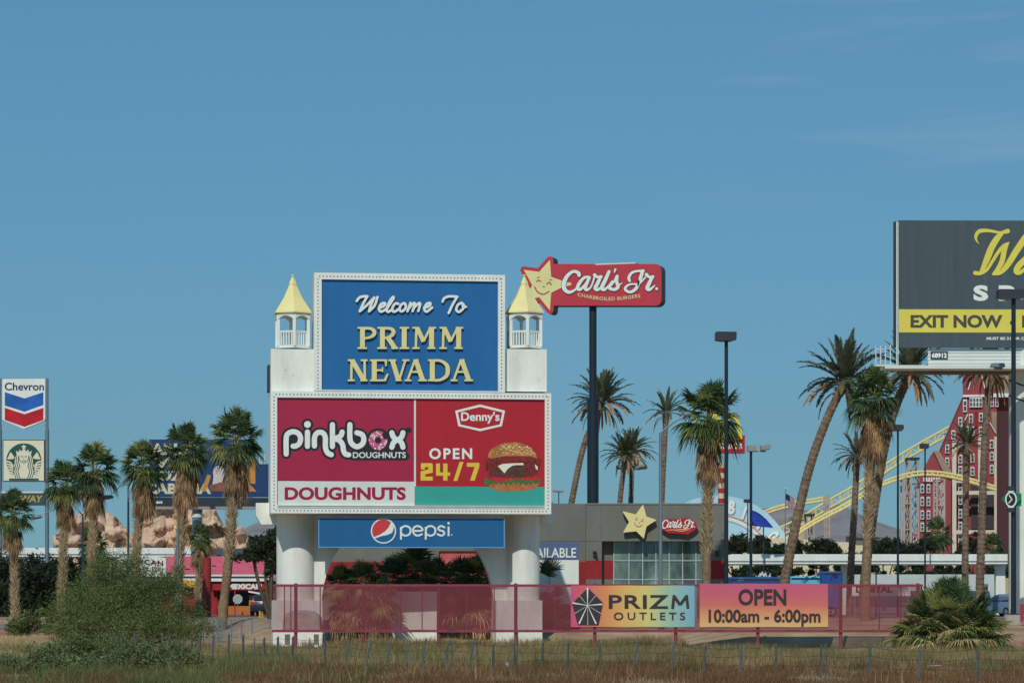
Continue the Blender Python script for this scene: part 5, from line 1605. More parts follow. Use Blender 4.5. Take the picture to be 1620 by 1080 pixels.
GREY_WALL = mat('grey_stucco_wall', K(116, 118, 111), .85, .12, (1, 1, .5), 1.0, .2, 16)
RED_WALL = mat('red_wall_band', K(150, 38, 44), .75, .1, (1, 1, 1), 1)
MULLION = mat('window_frame_pale', K(176, 194, 204), .4, .06)
GLASS = mat('green_glass_painted_reflections', K(140, 162, 148), .06, .5, (.7, 1, .3), 1.0, c2=K(40, 56, 54), spec=.6)  # dark upright patches are reflections painted into the glass colour
def burger_restaurant():
    D = 172
    PL = Plane(1040, 860, D, 0)
    b = PL.pt(1040, 960); b.z = gz(b.x, b.y)
    root = thing('burger_restaurant', 'low grey restaurant with a red band and a wall of tall windows', 'building', b)
    mb = MB()
    PL.slab(mb, 927, 796.5, 952, 990, 0, 14)
    PL.slab(mb, 952, 796.5, 1115, 855.5, 0, 14)
    PL.slab(mb, 1115, 796.5, 1147, 990, 0, 14)
    PL.slab(mb, 952, 855.5, 1115, 990, -.9, 13.1)
    mb.build('wall', GREY_WALL, root)
    mb = MB(); PL.poly(mb, [(480, 801), (853, 798), (880, 796), (927, 796.5), (927, 990), (480, 990)], -1.2, 12); PL.slab(mb, 870, 794, 876, 799, -4, 1); mb.build('side_wing', GREY_WALL, root)
    mb = MB()
    PL.slab(mb, 926.5, 795.6, 1147.5, 797.3, .05, .3)
    mb.build('parapet_cap', mat('cap_grey', K(136, 136, 130), .6), root)
    for x0, x1, o in ((927, 951.9, .02), (1115.1, 1147, .02), (956, 970, -.88)):
        mb = MB(); PL.slab(mb, x0, 886, x1, 915, o, .03); mb.build('red_band', RED_WALL, root)
    mb = MB(); PL.slab(mb, 853, 855, 926.9, 855.7, -1.19, .012); PL.slab(mb, 927, 855.3, 951, 855.9, .008, .01); PL.slab(mb, 951, 797.5, 951.6, 855, .008, .01); PL.slab(mb, 1115, 855.3, 1147, 855.9, .008, .01)
    mb.build('wall_joint', mat('joint_dark_grey', K(92, 92, 88), .9), root)  # thin darker grey lines along the wall joints
    mb = MB(); PL.slab(mb, 480, 888, 927, 926, -1.17, .03); mb.build('red_band', RED_WALL, root)
    xs = [971, 995, 1016.6, 1037.7, 1058.7, 1079.8, 1101]
    ys = [856, 886.3, 916.2, 990]
    mb = MB()
    for x in xs: PL.slab(mb, x - .7, 856, x + .7, 990, -.78, .12)
    for y in ys[1:3]: PL.slab(mb, 970, y - .7, 1115, y + .7, -.765, .12)
    mb.build('window_frame', MULLION, root)
    for i in range(len(xs)):
        x0 = xs[i]; x1 = xs[i + 1] if i + 1 < len(xs) else 1115
        for j in range(3):
            mb = MB(); PL.slab(mb, x0 + .7, ys[j] + .7, x1 - .7, ys[j + 1] - .7, -.83, .04); mb.build('window_pane', GLASS, root)
    for x in (940, 1134):
        mb = MB(); PL.slab(mb, x - 2, 871, x + 4, 873.5, .25, .25); PL.slab(mb, x - 2, 873.5, x + 1, 879, .2, .2); PL.slab(mb, x + 1, 877, x + 5, 879, .3, .3); mb.build('wall_lamp', DARK_STEEL, root)
    # dark red service opening seen through the arch
    mb = MB(); PL.ring(mb, (694, 871, 756, 915), (696, 873.5, 754, 913), -1.1, .2); op = mb.build('service_window', mat('dark_trim', K(70, 40, 40), .6), root)
    mb = MB(); PL.slab(mb, 696, 873.5, 754, 913, -1.16, .03); mb.build('pink_board', mat('pink_board', K(206, 96, 96), .6, .25, (1, 1, 1), 1.2), op)
    # wall star and wall name
    st = star_pts(1004, 825, .64)
    st = [(1017, 799), (1022, 817), (1037, 822), (1022, 832), (1018, 850), (1007, 839), (987, 841), (996, 825), (986, 809), (1006, 814)]
    g = G(PL); g.poly(st); g.stroke(st + [st[0]], 1.6, False); w = g.build('wall_star', STAR_Y, root, .45, .28, STAR_LINE)
    smile(PL, 1009, 825, .62).build('star_face', STAR_LINE, w, .47)
    g = G(PL); g.poly([(1046, 826), (1052, 820), (1066, 821), (1078, 819), (1090, 819), (1099, 824), (1104, 833), (1098, 839), (1088, 845), (1072, 843), (1058, 843), (1051, 839), (1046, 835)])
    lg = g.build('wall_logo', mat('logo_red', K(176, 34, 44), .5, .06), root, .40, .24)
    script_name(PL, 1047, 820.5, 1100, 836).build('logo_lettering', LETTER_WHITE, lg, .42)
    g = G(PL); g.stroke([(1054, 838.5), (1065, 837.5), (1078, 839.5), (1092, 837)], [.6, 1.1, 1.1, .5]); g.stroke([(1067, 835.5), (1082, 837), (1094, 834)], [.5, 1.5, .4]); g.build('logo_swash', mat('cream_swash', K(236, 190, 150), .5), lg, .42)
burger_restaurant()
def lease_banner():
    PL = Plane(880, 890, 170, 0)
    b = PL.pt(884, 950); b.z = gz(b.x, b.y)
    root = thing('lease_sign', 'white and blue availability sign board standing right of the white column', 'sign', b)
    mb = MB(); PL.slab(mb, 838, 885, 915.5, 955, 0, .12); mb.build('lower_board', WHITE_TRIM, root)
    mb = MB(); PL.slab(mb, 838, 857, 915.5, 885, .01, .12); u = mb.build('upper_board', mat('slate_blue', K(88, 104, 140), .5, .05), root)
    G(PL).text('AVAILABLE', 825, 866, 911.5, 881.5, .016).build('lettering', LETTER_WHITE, u, .03)
    for x in (842, 912):
        mb = MB(); PL.slab(mb, x, 955, x + 2.5, 1000, -.12, .1); mb.build('leg', WHITE_TRIM, root)
lease_banner()

# ------------------------------------------------------------------ street lamps, poles, flag
def post_base(px, D, y=945):
    return on_ground(px, D, y)

def pole_mesh(b, ztop, r0, r1, m, root, name='pole'):
    mb = MB(); mb.tube([(b.x, b.y, b.z - .2), (b.x, b.y, b.z + (ztop - b.z) * .5), (b.x, b.y, ztop)], [r0, (r0 + r1) / 2, r1], 10)
    return mb.build(name, m, root, True)

def box_lamp(label, px, D, y_top, y_bot, w_px, r, m=NAVY_STEEL, x_off=0, group='parking lot lamps with dark box heads', footing=False):
    b = post_base(px, D, y_bot)
    root = thing('street_lamp', label, 'street lamp', b, group)
    PL = Plane(px, y_bot, D, 0)
    pole_mesh(b, PL.pt(px, y_bot).z, r, r * .8, m, root)
    mb = MB()
    h = w_px / 2
    PL.poly(mb, [(px + x_off - h, y_top + 1.5), (px + x_off - h + 1, y_top), (px + x_off + h - .5, y_top + .5), (px + x_off + h, y_top + 2), (px + x_off + h, y_bot - 2.5), (px + x_off + h * .5, y_bot), (px + x_off - h * .5, y_bot), (px + x_off - h, y_bot - 1.5)], .45, .9)
    hd = mb.build('lamp_head', DARK_STEEL if m is NAVY_STEEL else m, root)
    mb = MB(); q = PL.pt(px + x_off, y_bot)
    mb.box(q.x - h * .7 * D / F, q.x + h * .7 * D / F, D - .3, D + .3, q.z - .03, q.z + .02); mb.build('lens', GLASSLENS, hd)
    if footing:
        mb = MB(); mb.tube([(b.x, b.y, b.z - .3), (b.x, b.y, b.z + .50), (b.x, b.y, b.z + .52)], [.52, .52, .46], 24); ft = mb.build('footing', CONCRETE, root, True)
        mb = MB(); mb.box(b.x - .28, b.x + .28, D - .28, D + .28, b.z + .525, b.z + .58); mb.build('base_plate', NAVY_STEEL, ft)
    return root
box_lamp('tall navy lamp post with a wide box head beside the restaurant corner', 1149, 160, 524, 538.5, 33, .125)
box_lamp('dark lamp post with an angled head in front of the coaster, left of its twin', 1420.5, 196, 671, 681, 19, .085)
box_lamp('slim dark lamp post with a small head right of the coaster tower', 1463.5, 208, 701, 709, 13, .07)
clk = box_lamp('dark lamp post on a round concrete footing beside the fat billboard pole', 1603.5, 152, 457, 472, 46, .15, footing=True)
box_lamp('thin lamp post with a little dark box head close to the blue sail', 1183, 236, 789, 794.5, 11, .06)

def hanging_clock():
    D = 152
    PL = Plane(1603, 800, D, 0)
    b = PL.pt(1600, 812, .3)
    root = thing('hanging_sign', 'green diamond sign with a white ringed black dial strapped to a lamp post', 'sign', b)
    mb = MB(); PL.poly(mb, [(1584.5, 789), (1600, 772), (1616, 789), (1600, 806)], .34, .12); PL.slab(mb, 1592, 780, 1616, 800, .22, .4)
    d = mb.build('diamond_board', mat('sign_green', K(24, 122, 88), .5, .06), root)
    mb = MB(); PL.slab(mb, 1595.5, 768.5, 1605, 776, .36, .5); PL.slab(mb, 1595.5, 803, 1605, 809.5, .36, .5); mb.build('strap', DARK_STEEL, root)
    g = G(PL); g.disc(1599.5, 789.5, 9.2, 12.6, 28); g.build('dial_ring', LETTER_WHITE, d, .36)
    g = G(PL); g.disc(1599.5, 789.5, 7.2, 10.2, 28); g.build('dial', BLACK, d, .365)
    g = G(PL); g.stroke([(1596.5, 783), (1601, 789.5), (1596, 795)], 1.6, False); g.rect(1594.5, 776, 1604.5, 777); g.rect(1594.5, 801.5, 1604.5, 802.5); g.build('dial_hands', LETTER_WHITE, d, .37)
hanging_clock()

def arm_lamp(label, px, D, y_top, arm, head, r, group='grey curved arm street lamps'):
    b = post_base(px, D, y_top)
    root = thing('street_lamp', label, 'street lamp', b, group)
    PL = Plane(px, y_top, D, 0)
    pole_mesh(b, PL.pt(px, y_top).z, r, r * .75, STEEL, root)
    mb = MB(); mb.tube([PL.pt(*q) for q in arm], r * .5, 8); mb.build('arm', STEEL, root, True)
    x, y, w = head
    mb = MB()
    c = PL.pt(x, y); s = D / F
    mb.tube([c + Vector((-w * s, 0, 0)), c + Vector((-w * s * .6, 0, .02)), c + Vector((w * s * .5, 0, .06)), c + Vector((w * s, 0, .05))], [.04, .16, .14, .05], 10)
    mb.build('lamp_head', STEEL, root, True)
arm_lamp('pale grey street lamp with a straight arm in front of the restaurant windows', 1045, 158, 684, [(1045, 690), (1046, 684), (1066, 667), (1082, 658)], (1087, 656, 7), .115)
arm_lamp('grey street lamp in the gap between two left palms, arm pointing left', 203, 190, 764, [(203, 770), (203, 765), (190, 768), (178, 780)], (171, 787, 9), .09)
arm_lamp('grey street lamp whose arm reaches left past the slender palm', 131, 192, 812, [(131, 815), (118, 800), (90, 803), (70, 812)], (58, 818, 9), .085)
def plain_pole():
    b = post_base(281, 178)
    root = thing('street_lamp', 'grey pole without visible lamp right of the palm trunk before the pink roof', 'street lamp', b, 'grey curved arm street lamps')
    pole_mesh(b, P(281, 830, 178).z, .085, .07, STEEL, root)
plain_pole()

def twin_lamp(label, px, D, y_bar, heads, r, m, group='parking lot lamps with twin grey heads'):
    b = post_base(px, D, y_bar)
    root = thing('street_lamp', label, 'street lamp', b, group)
    PL = Plane(px, y_bar, D, 0)
    pole_mesh(b, PL.pt(px, y_bar).z, r, r * .85, m, root)
    x0, x1 = min(h[0] for h in heads), max(h[0] for h in heads)
    mb = MB(); PL.slab(mb, x0, y_bar - 1, x1, y_bar + 1, .06, .12); mb.build('cross_arm', GREY_STEEL, root)
    for x, y, w, h, t in heads:
        mb = MB(); PL.poly(mb, [(x - w, y - h + t), (x + w, y - h - t), (x + w, y + h - t), (x - w, y + h + t)], .4, .8); hd = mb.build('lamp_head', GREY_STEEL, root)
        mb = MB(); PL.poly(mb, [(x - w * .8, y + h + t + .1), (x + w * .8, y + h - t + .1), (x + w * .8, y + h - t + 1), (x - w * .8, y + h + t + 1)], .3, .6); mb.build('lens', GLASSLENS, hd)
twin_lamp('dark post with two grey boxed floodlights right of the broad fan palm', 1188, 206, 713.5, [(1190, 708.5, 7, 4.5, 0), (1211.5, 707, 8, 3.5, 1)], .115, NAVY_STEEL)
twin_lamp('post with two flat lamp heads between the pair of date palms', 998.5, 228, 742, [(982, 738, 7, 3, .5), (1013, 738, 11, 3.4, .5)], .12, DARK_STEEL)
twin_lamp('small flat topped lamp on the roof edge right of the red burger advertisement', 884, 240, 777, [(883, 776, 9, 1, -.3)], .05, DARK_STEEL)

def flag():
    D = 236
    b = post_base(1242.5, D, 775)
    root = thing('flagpole', 'thin flagpole beside the tall leaning date palm', 'flagpole', b)
    pole_mesh(b, P(1242.5, 773, D).z, .05, .03, STEEL, root)
    mb = MB(); t = P(1242.5, 772.5, D); mb.lathe(t, [(.01, -.08), (.08, -.03), (.08, .03), (.01, .08)], 10); mb.build('finial', GOLD, root, True)
    # limp flag: stripes and canton follow the cloth
    A = lambda u, v: P(1243.2 + 13.5 * u ** .9 + 1.2 * v * u, 780 + 19 * v + 9 * u * (1 - .1 * v), D)
    fl = thing('flag', 'limp red white and blue national flag on the thin pole', 'flag', P(1243.2, 799, D))
    red, white, blue = mat('flag_red', K(150, 56, 66), .7), mat('flag_white', K(220, 216, 212), .7), mat('flag_blue', K(40, 54, 96), .7)
    mb = MB()
    nx, ny = 16, 13
    def q(i, j):
        p = A(i / nx, j / ny); return Vector((p.x, p.y + .12 * math.sin(i * 1.1 + j * .15), p.z))
    for i in range(nx):
        for j in range(ny):
            c = 2 if (i < 7 and j < 7) else (0 if j % 2 == 0 else 1)
            mb.add([q(i, j), q(i + 1, j), q(i + 1, j + 1), q(i, j + 1)], [(0, 1, 2, 3)], c)
    o = mb.build('cloth', [red, white, blue], fl)
    m = o.modifiers.new('thickness', 'SOLIDIFY'); m.thickness = .01
flag()

# ------------------------------------------------------------------ red and white striped pole with a red board
def fries_sign():
    D = 262
    PL = Plane(1140, 720, D, 0)
    b = PL.pt(1141, 960); b.z = gz(b.x, b.y)
    root = thing('pole_sign', 'red roadside board with white letters and yellow arches on a red and cream striped pole', 'sign', b)
    s = D / F
    zs = [b.z - .2] + [PL.pt(1140, y).z for y in range(900, 725, -8)]
    red, cream = mat('stripe_red', K(176, 46, 54), .6), mat('stripe_cream', K(224, 206, 160), .6)
    mb = MB()
    for k, (a, c) in enumerate(zip(zs, zs[1:])):
        mb.tube([(b.x, b.y, a), (b.x, b.y, c)], 5 * s, 14, False, k % 2)
    mb.build('striped_pole', [red, cream], root, True)
    mb = MB(); PL.slab(mb, 1106, 688, 1178.5, 716.5, .5, .8); bd = mb.build('red_board', mat('board_red', K(178, 36, 46), .5, .05), root)
    G(PL).text("McDonald's", 1108, 697, 1174, 710, .02).build('lettering', LETTER_WHITE, bd, .52)
    g = G(PL)
    for c in (1130, 1158):
        g.stroke([(c - 14, 700), (c - 10, 672), (c, 655), (c + 10, 672), (c + 13, 692)], [7, 6.5, 6, 6.5, 7])
    g.build('yellow_arches', mat('arch_yellow', K(232, 204, 60), .5, .05), root, .7, .3)
fries_sign()

# ------------------------------------------------------------------ white canopies
def canopy(name, label, D, x0, x1, y_top, y_mid, y_bot, posts, depth, rounded=False):
    PL = Plane(x0, y_mid, D, 0)
    b = PL.pt((x0 + x1) / 2, 960); b.z = gz(b.x, b.y)
    root = thing(name, label, 'canopy', b)
    mb = MB()
    if rounded:
        PL.poly(mb, [(x0, y_mid), (x0, y_top + 3.5), (x0 + 3, y_top + 1), (x0 + 8, y_top), (x1, y_top), (x1, y_mid)], 0, depth)
    else:
        PL.slab(mb, x0, y_top, x1, y_mid, 0, depth)
    mb.build('roof_fascia', WHITE_TRIM, root)
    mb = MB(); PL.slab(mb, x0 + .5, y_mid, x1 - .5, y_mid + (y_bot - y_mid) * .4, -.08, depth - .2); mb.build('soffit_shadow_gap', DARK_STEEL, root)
    mb = MB(); PL.slab(mb, x0, y_mid + (y_bot - y_mid) * .4, x1, y_bot, -.02, depth); mb.build('lower_fascia', WHITE_TRIM, root)
    for x, w, o in posts:
        p = PL.pt(x, y_bot, -o)
        ww = w * D / F / 2
        mb = MB(); mb.box(p.x - ww, p.x + ww, p.y, p.y + 2 * ww, gz(p.x, p.y) - .2, p.z - .003)
        mb.box(p.x - ww * 1.15, p.x + ww * 1.15, p.y - ww * .15, p.y + ww * 2.15, p.z - .35, p.z - .2)
        mb.build('column', WHITE, root)
    return PL, root
canopy('canopy', 'long white flat fuel canopy with a rounded left end on the right side', 214, 1150, 1594, 876, 887, 891.5, [(1336, 9, 2), (1583, 15, 1)], 9, True)
canopy('canopy', 'long white flat fuel canopy behind the left palms', 236, -40, 302, 866, 876, 880, [(30, 8, 3), (180, 8, 3)], 9)
def low_wall():
    PL = Plane(1400, 915, 226, 0)
    mb = MB(); PL.slab(mb, 1352, 908, 1585, 960, 0, .4)
    tag(mb.build('white_wall', mat('pale_wall', K(196, 206, 204), .8, .1), None), 'long low pale wall under the white canopy behind the palm trunks', 'wall')
    mb = MB(); PL.slab(mb, 1585, 914, 1600, 960, -2, .4)
    tag(mb.build('tan_wall', mat('tan_wall', K(190, 170, 130), .8, .1), None), 'short tan wall behind the canopy end column', 'wall')
low_wall()
def lamp_stub():
    b = post_base(1386, 190)
    root = thing('bollard_light', 'short dark post with a square cap before the low pale wall', 'post', b)
    pole_mesh(b, P(1386, 900, 190).z, .05, .05, DARK_STEEL, root)
    mb = MB(); PL = Plane(1386, 900, 190); PL.slab(mb, 1383.5, 897.5, 1389, 900.5, .12, .24); mb.build('cap', DARK_STEEL, root)
lamp_stub()

def trailer(label, x0, x1, y0, D, c, sd, art=None):
    PL = Plane(x0, 950, D, 0)
    b = PL.pt((x0 + x1) / 2, 970); b.z = gz(b.x, b.y)
    root = thing('food_trailer', label, 'trailer', b, 'blue trailers parked beyond the red fence')
    zb = b.z + .55
    p0, p1 = PL.pt(x0, y0), PL.pt(x1, y0)
    mb = MB(); mb.box(p0.x, p1.x, D, D + 2.3, zb, p0.z)
    o = mb.build('body', mat('trailer_blue', c, .5, .12), root)
    bv = o.modifiers.new('bevel', 'BEVEL'); bv.width = .12; bv.segments = 3
    mb = MB(); mb.box(p0.x + .1, p1.x - .1, D - .03, D - .003, p0.z - .22, p0.z - .1); mb.build('roof_trim', DARK_STEEL, root)
    for t in (.35, .5):
        x = p0.x + (p1.x - p0.x) * t
        mb = MB(); mb.tube([(x, D - .12, b.z + .35), (x, D + .12, b.z + .35)], .35, 18); w = mb.build('wheel', mat('tyre', (.03, .03, .03), .8), root, True)
        mb = MB(); mb.tube([(x, D - .14, b.z + .35), (x, D - .121, b.z + .35)], .18, 14); mb.build('rim', STEEL, w, True)
    if art: art(PL, o)
def art1(PL, o):
    G(PL).text('1873', 1167, 914, 1176, 918, .02).build('lettering', LETTER_WHITE, o, .015)
def art2(PL, o):
    g = G(PL); g.stroke([(1268, 920), (1276, 912), (1277, 916), (1272, 921)], [1, 3, 4, 2]); g.stroke([(1284, 912), (1292, 914), (1296, 920)], [1, 3, 1]); g.build('painted_dolphin', mat('sea_blue', K(40, 110, 160), .5), o, .015)
def art3(PL, o):
    g = G(PL); g.stroke([(1314, 918), (1317, 911), (1322, 909), (1324, 912), (1320, 914)], [1.2, 2, 3, 3, 2]); g.build('painted_shape', BLACK, o, .015)
trailer('dark blue trailer with small white digits, left of the three', 1152, 1249, 912, 192, K(34, 78, 134), 1, art1)
trailer('pale aqua trailer with painted sea creature, middle of the three', 1249.5, 1299, 911, 193, K(96, 190, 220), 2, art2)
trailer('taller royal blue trailer with a black painted figure, right of the three', 1299.5, 1333, 903, 192, K(36, 82, 152), 3, art3)
def roof_bundle():
    mb = MB(); D = 193
    for x, y, w in ((1207, 908, 6), (1212, 909, 5), (1203, 910, 4), (1219, 910, 3)):
        p = P(x, y, D); s = D / F
        mb.tube([p + Vector((-w * s * .6, .6, -.15)), p + Vector((0, .6, .08)), p + Vector((w * s * .6, .6, -.2))], [.06, .16, .05], 8)
    tag(mb.build('cover_sheet', LETTER_WHITE, None, True), 'bundled white sheet lying on the roof of the dark blue trailer', 'sheet')
roof_bundle()
def copy_sign():
    D = 176
    PL = Plane(1400, 930, D, 0)
    b = PL.pt(1400, 975); b.z = gz(b.x, b.y)
    root = thing('letter_sign', 'low white sign with black capitals seen through the red mesh', 'sign', b)
    mb = MB(); PL.slab(mb, 1348, 924, 1440, 942, 0, .1); o = mb.build('board', WHITE_TRIM, root)
    G(PL).text('DIGITAL', 1354, 926, 1412, 937, .05).build('lettering', BLACK, o, .015)
    for x in (1352, 1436):
        mb = MB(); PL.slab(mb, x - 1, 942, x + 1, 985, -.02, .08); mb.build('leg', STEEL, root)
copy_sign()

# ------------------------------------------------------------------ blue sail
def sail():
    D = 240
    b = post_base(1207, D)
    root = thing('shade_sail', 'royal blue fabric awning on a thin post in front of the pale blue arch', 'awning', b)
    mb = MB()
    n = 12
    top = [(1188 + 34.5 * t, 807 + 27 * t ** 1.7) for t in [k / n for k in range(n + 1)]]
    bot = [(1188 + 34.5 * t, 831 + 3.6 * t) for t in [k / n for k in range(n + 1)]]
    rows = 6
    for k in range(n + 1):
        for j in range(rows + 1):
            t = j / rows
            x = top[k][0]; y = top[k][1] * (1 - t) + bot[k][1] * t
            mb.v.append(P(x, y, D - 1.8 * math.sin(t * math.pi / 2)))
    mb.f = [(k * (rows + 1) + j, (k + 1) * (rows + 1) + j, (k + 1) * (rows + 1) + j + 1, k * (rows + 1) + j + 1) for k in range(n) for j in range(rows)]
    mb.m = [0] * len(mb.f)
    o = mb.build('fabric', mat('royal_blue_fabric', K(34, 58, 150), .7, .1), root, True)
    m = o.modifiers.new('thickness', 'SOLIDIFY'); m.thickness = .03
    mb = MB(); mb.tube([(b.x, D - .6, b.z - .2), (b.x, D - .6, P(1207, 833, D).z)], .05, 8); mb.build('post', DARK_STEEL, root)
sail()

# ------------------------------------------------------------------ pale blue arched facade far behind
def arch_facade():
    D = 420
    PL = Plane(1136, 904, D, 0)
    b = PL.pt(1136, 925); b.z = 1.2
    root = thing('arched_building', 'pale blue round arched facade with white block letters and a painted rainbow', 'building', b)
    g = lambda r, a: (1136 + r * math.cos(math.radians(a)), 904 - r * math.sin(math.radians(a)))
    mb = MB(); PL.poly(mb, [g(121, a) for a in range(0, 181, 6)] + [(1015, 925), (1257, 925)], 0, 8); fa = mb.build('facade', mat('sky_blue_paint', K(178, 214, 226), .6, .08), root)
    mb = MB(); PL.slab(mb, 1015, 851, 1240, 862, .3, .3); mb.build('peach_band', mat('peach_paint', K(220, 170, 134), .7, .1), root)
    mb = MB(); PL.slab(mb, 1015, 862, 1252, 925, .25, .25); mb.build('lower_wall', mat('cream_paint', K(226, 210, 170), .7, .1), root)
    def arc(name, r, w, c):
        q = G(PL); q.stroke([g(r, a) for a in range(20, 165, 5)], w, True, 2); q.build(name, mat(name, c, .6, .05), fa, .04)
    arc('rainbow_white', 86, 11, K(224, 226, 220)); 
    def arc2(name, r, w, c):
        q = G(PL); q.stroke([g(r, a) for a in range(20, 165, 5)], w, True, 2); q.build(name, mat(name, c, .6, .05), fa, .08)
    arc2('rainbow_red', 89.5, 2.2, K(206, 130, 120)); arc2('rainbow_teal', 82, 1.6, K(130, 190, 196))
    sh = mat('letter_shadow', K(96, 120, 130), .6)
    letters = [('B', 78, 104), ('I', 66, 102), ('N', 50.5, 102), ('G', 33, 103), ('O', 20, 100)]
    for name, m, off, dx, dy in (('letter_shadow', sh, .05, 1.2, 1.2), ('lettering', LETTER_WHITE, .1, 0, 0)):
        q = G(PL)
        for ch, a, r in letters:
            cx, cy = g(r, a); th = math.radians(90 - a) * .8
            def wp(x, y, cx=cx, cy=cy, th=th):
                return cx + x * math.cos(th) - y * math.sin(th) + dx, cy + x * math.sin(th) + y * math.cos(th) + dy
            q.text(ch, -5.5 if ch != 'I' else -2, -11, 5.5 if ch != 'I' else 2, 11, .06, 0, 1, wp)
        q.build(name, m, fa, off)
    mb = MB()
    PL2 = Plane(1300, 870, D - 4, 0)
    for x0, x1, y in ((1200, 1290, 853), (1290, 1352, 857), (1352, 1432, 862)):
        PL2.slab(mb, x0, y, x1, 925, 0, 14)
    o = tag(mb.build('cream_building', mat('cream_stucco', K(222, 206, 166), .75, .08), None), 'long low cream stepped building behind the leaning palms', 'building')
arch_facade()
def casino_blocks():
    for k, (x0, x1, y, lab) in enumerate(((1350, 1386, 846, 'low dark flat building in front of the hills right of the leaning palms'), (1386, 1432, 852, 'low grey flat building below the hills beside the coaster tower'), (1258, 1275, 815, 'tan square tower behind the flag'))):
        D = 520
        PL = Plane(x0, 900, D, 0)
        mb = MB(); PL.slab(mb, x0, y, x1, 925, 0, 12); PL.slab(mb, x0 + 3, y - 3, x0 + (x1 - x0) * .4, y, -3, 5)
        root = tag(mb.build('flat_building', mat('far_wall', K(120, 116, 112) if k < 2 else K(190, 172, 140), .8, .15), None), lab, 'building')
        mb = MB(); PL.slab(mb, x0 + 2, y + 4, x1 - 2, y + 8, .06, .06); mb.build('window_strip', DARK_STEEL, root)
casino_blocks()

# ------------------------------------------------------------------ roller coaster
CY = mat('coaster_yellow', K(230, 214, 140), .5, .08)
TOWER_M = mat('coaster_tower_steel', K(176, 158, 148), .6, .12)
def coaster():
    base = P(1440, 945, 450); base.z = 1.3
    root = thing('roller_coaster', 'yellow roller coaster track climbing behind the red tower on lattice supports', 'roller coaster', base)
    def track(pts, D, gap, label=None):
        q = [Vector(p) for p in catmull([tuple(P(x, y, D)) for x, y in pts], 8)]
        s = D / F
        for dz, dy, r in ((gap / 2, 0, 1.8), (-gap / 2, 0, 1.8), (gap / 2, 1.6, 1.5), (-gap / 2, 1.6, 1.5)):
            mb = MB(); mb.tube([p + Vector((0, dy, dz * s)) for p in q], r * s, 6); mb.build('rail', CY, root, True)
        mb = MB()
        L = sum((b - a).length for a, b in zip(q, q[1:]))
        n = int(L / 1.5)
        for k in range(n):
            a, b = along(q, k / n), along(q, (k + 1) / n)
            u, d = Vector((0, 0, gap / 2 * s)), Vector((0, 0, -gap / 2 * s)); y = Vector((0, 1.6, 0))
            mb.bar(a + d, a + u, .2); mb.bar(a + u, a + u + y, .2); mb.bar(a + d, a + d + y, .2)
            mb.bar(a + d if k % 2 else a + u, b + u if k % 2 else b + d, .14)
        mb.build('tie_lattice', CY, root)
    track([(1212, 850), (1260, 828), (1310, 798), (1352, 774), (1390, 748), (1440, 716), (1500, 682), (1530, 664)], 470, 13)
    track([(1240, 856), (1290, 824), (1340, 798), (1385, 770), (1430, 753), (1465, 748), (1510, 753), (1576, 772)], 430, 5.5)
    track([(1140, 838), (1180, 824), (1222, 806), (1262, 796), (1310, 788)], 440, 5)
    def tower(x0, x1, y0, D, n, cap=False):
        PL = Plane(x0, y0, D, 0)
        tw = MB()
        a, b = PL.pt(x0, y0), PL.pt(x1, y0)
        zb = 1.2
        for X in (a.x, b.x):
            for dy in (0, 3): tw.bar((X, D + dy, zb), (X, D + dy, a.z), .26)
        for k in range(n):
            z0, z1 = zb + (a.z - zb) * k / n, zb + (a.z - zb) * (k + 1) / n
            for dy in (0, 3):
                tw.bar((a.x, D + dy, z1), (b.x, D + dy, z1), .16)
                tw.bar((a.x, D + dy, z0), (b.x, D + dy, z1), .10); tw.bar((b.x, D + dy, z0), (a.x, D + dy, z1), .10)
        tw.build('support_tower', TOWER_M, root)
        if cap:
            m = MB(); PL.slab(m, x0 - 2, y0 - 3, x1 + 2, y0, .3, 3.6); m.build('tower_cap', DARK_STEEL, root)
    tower(1438, 1453, 726, 432, 6, True); tower(1430, 1441, 755, 429, 5); tower(1307.5, 1311.5, 784, 436, 5); tower(1277, 1287, 815, 436, 3, True); tower(1482, 1494, 758, 428, 5)
coaster()

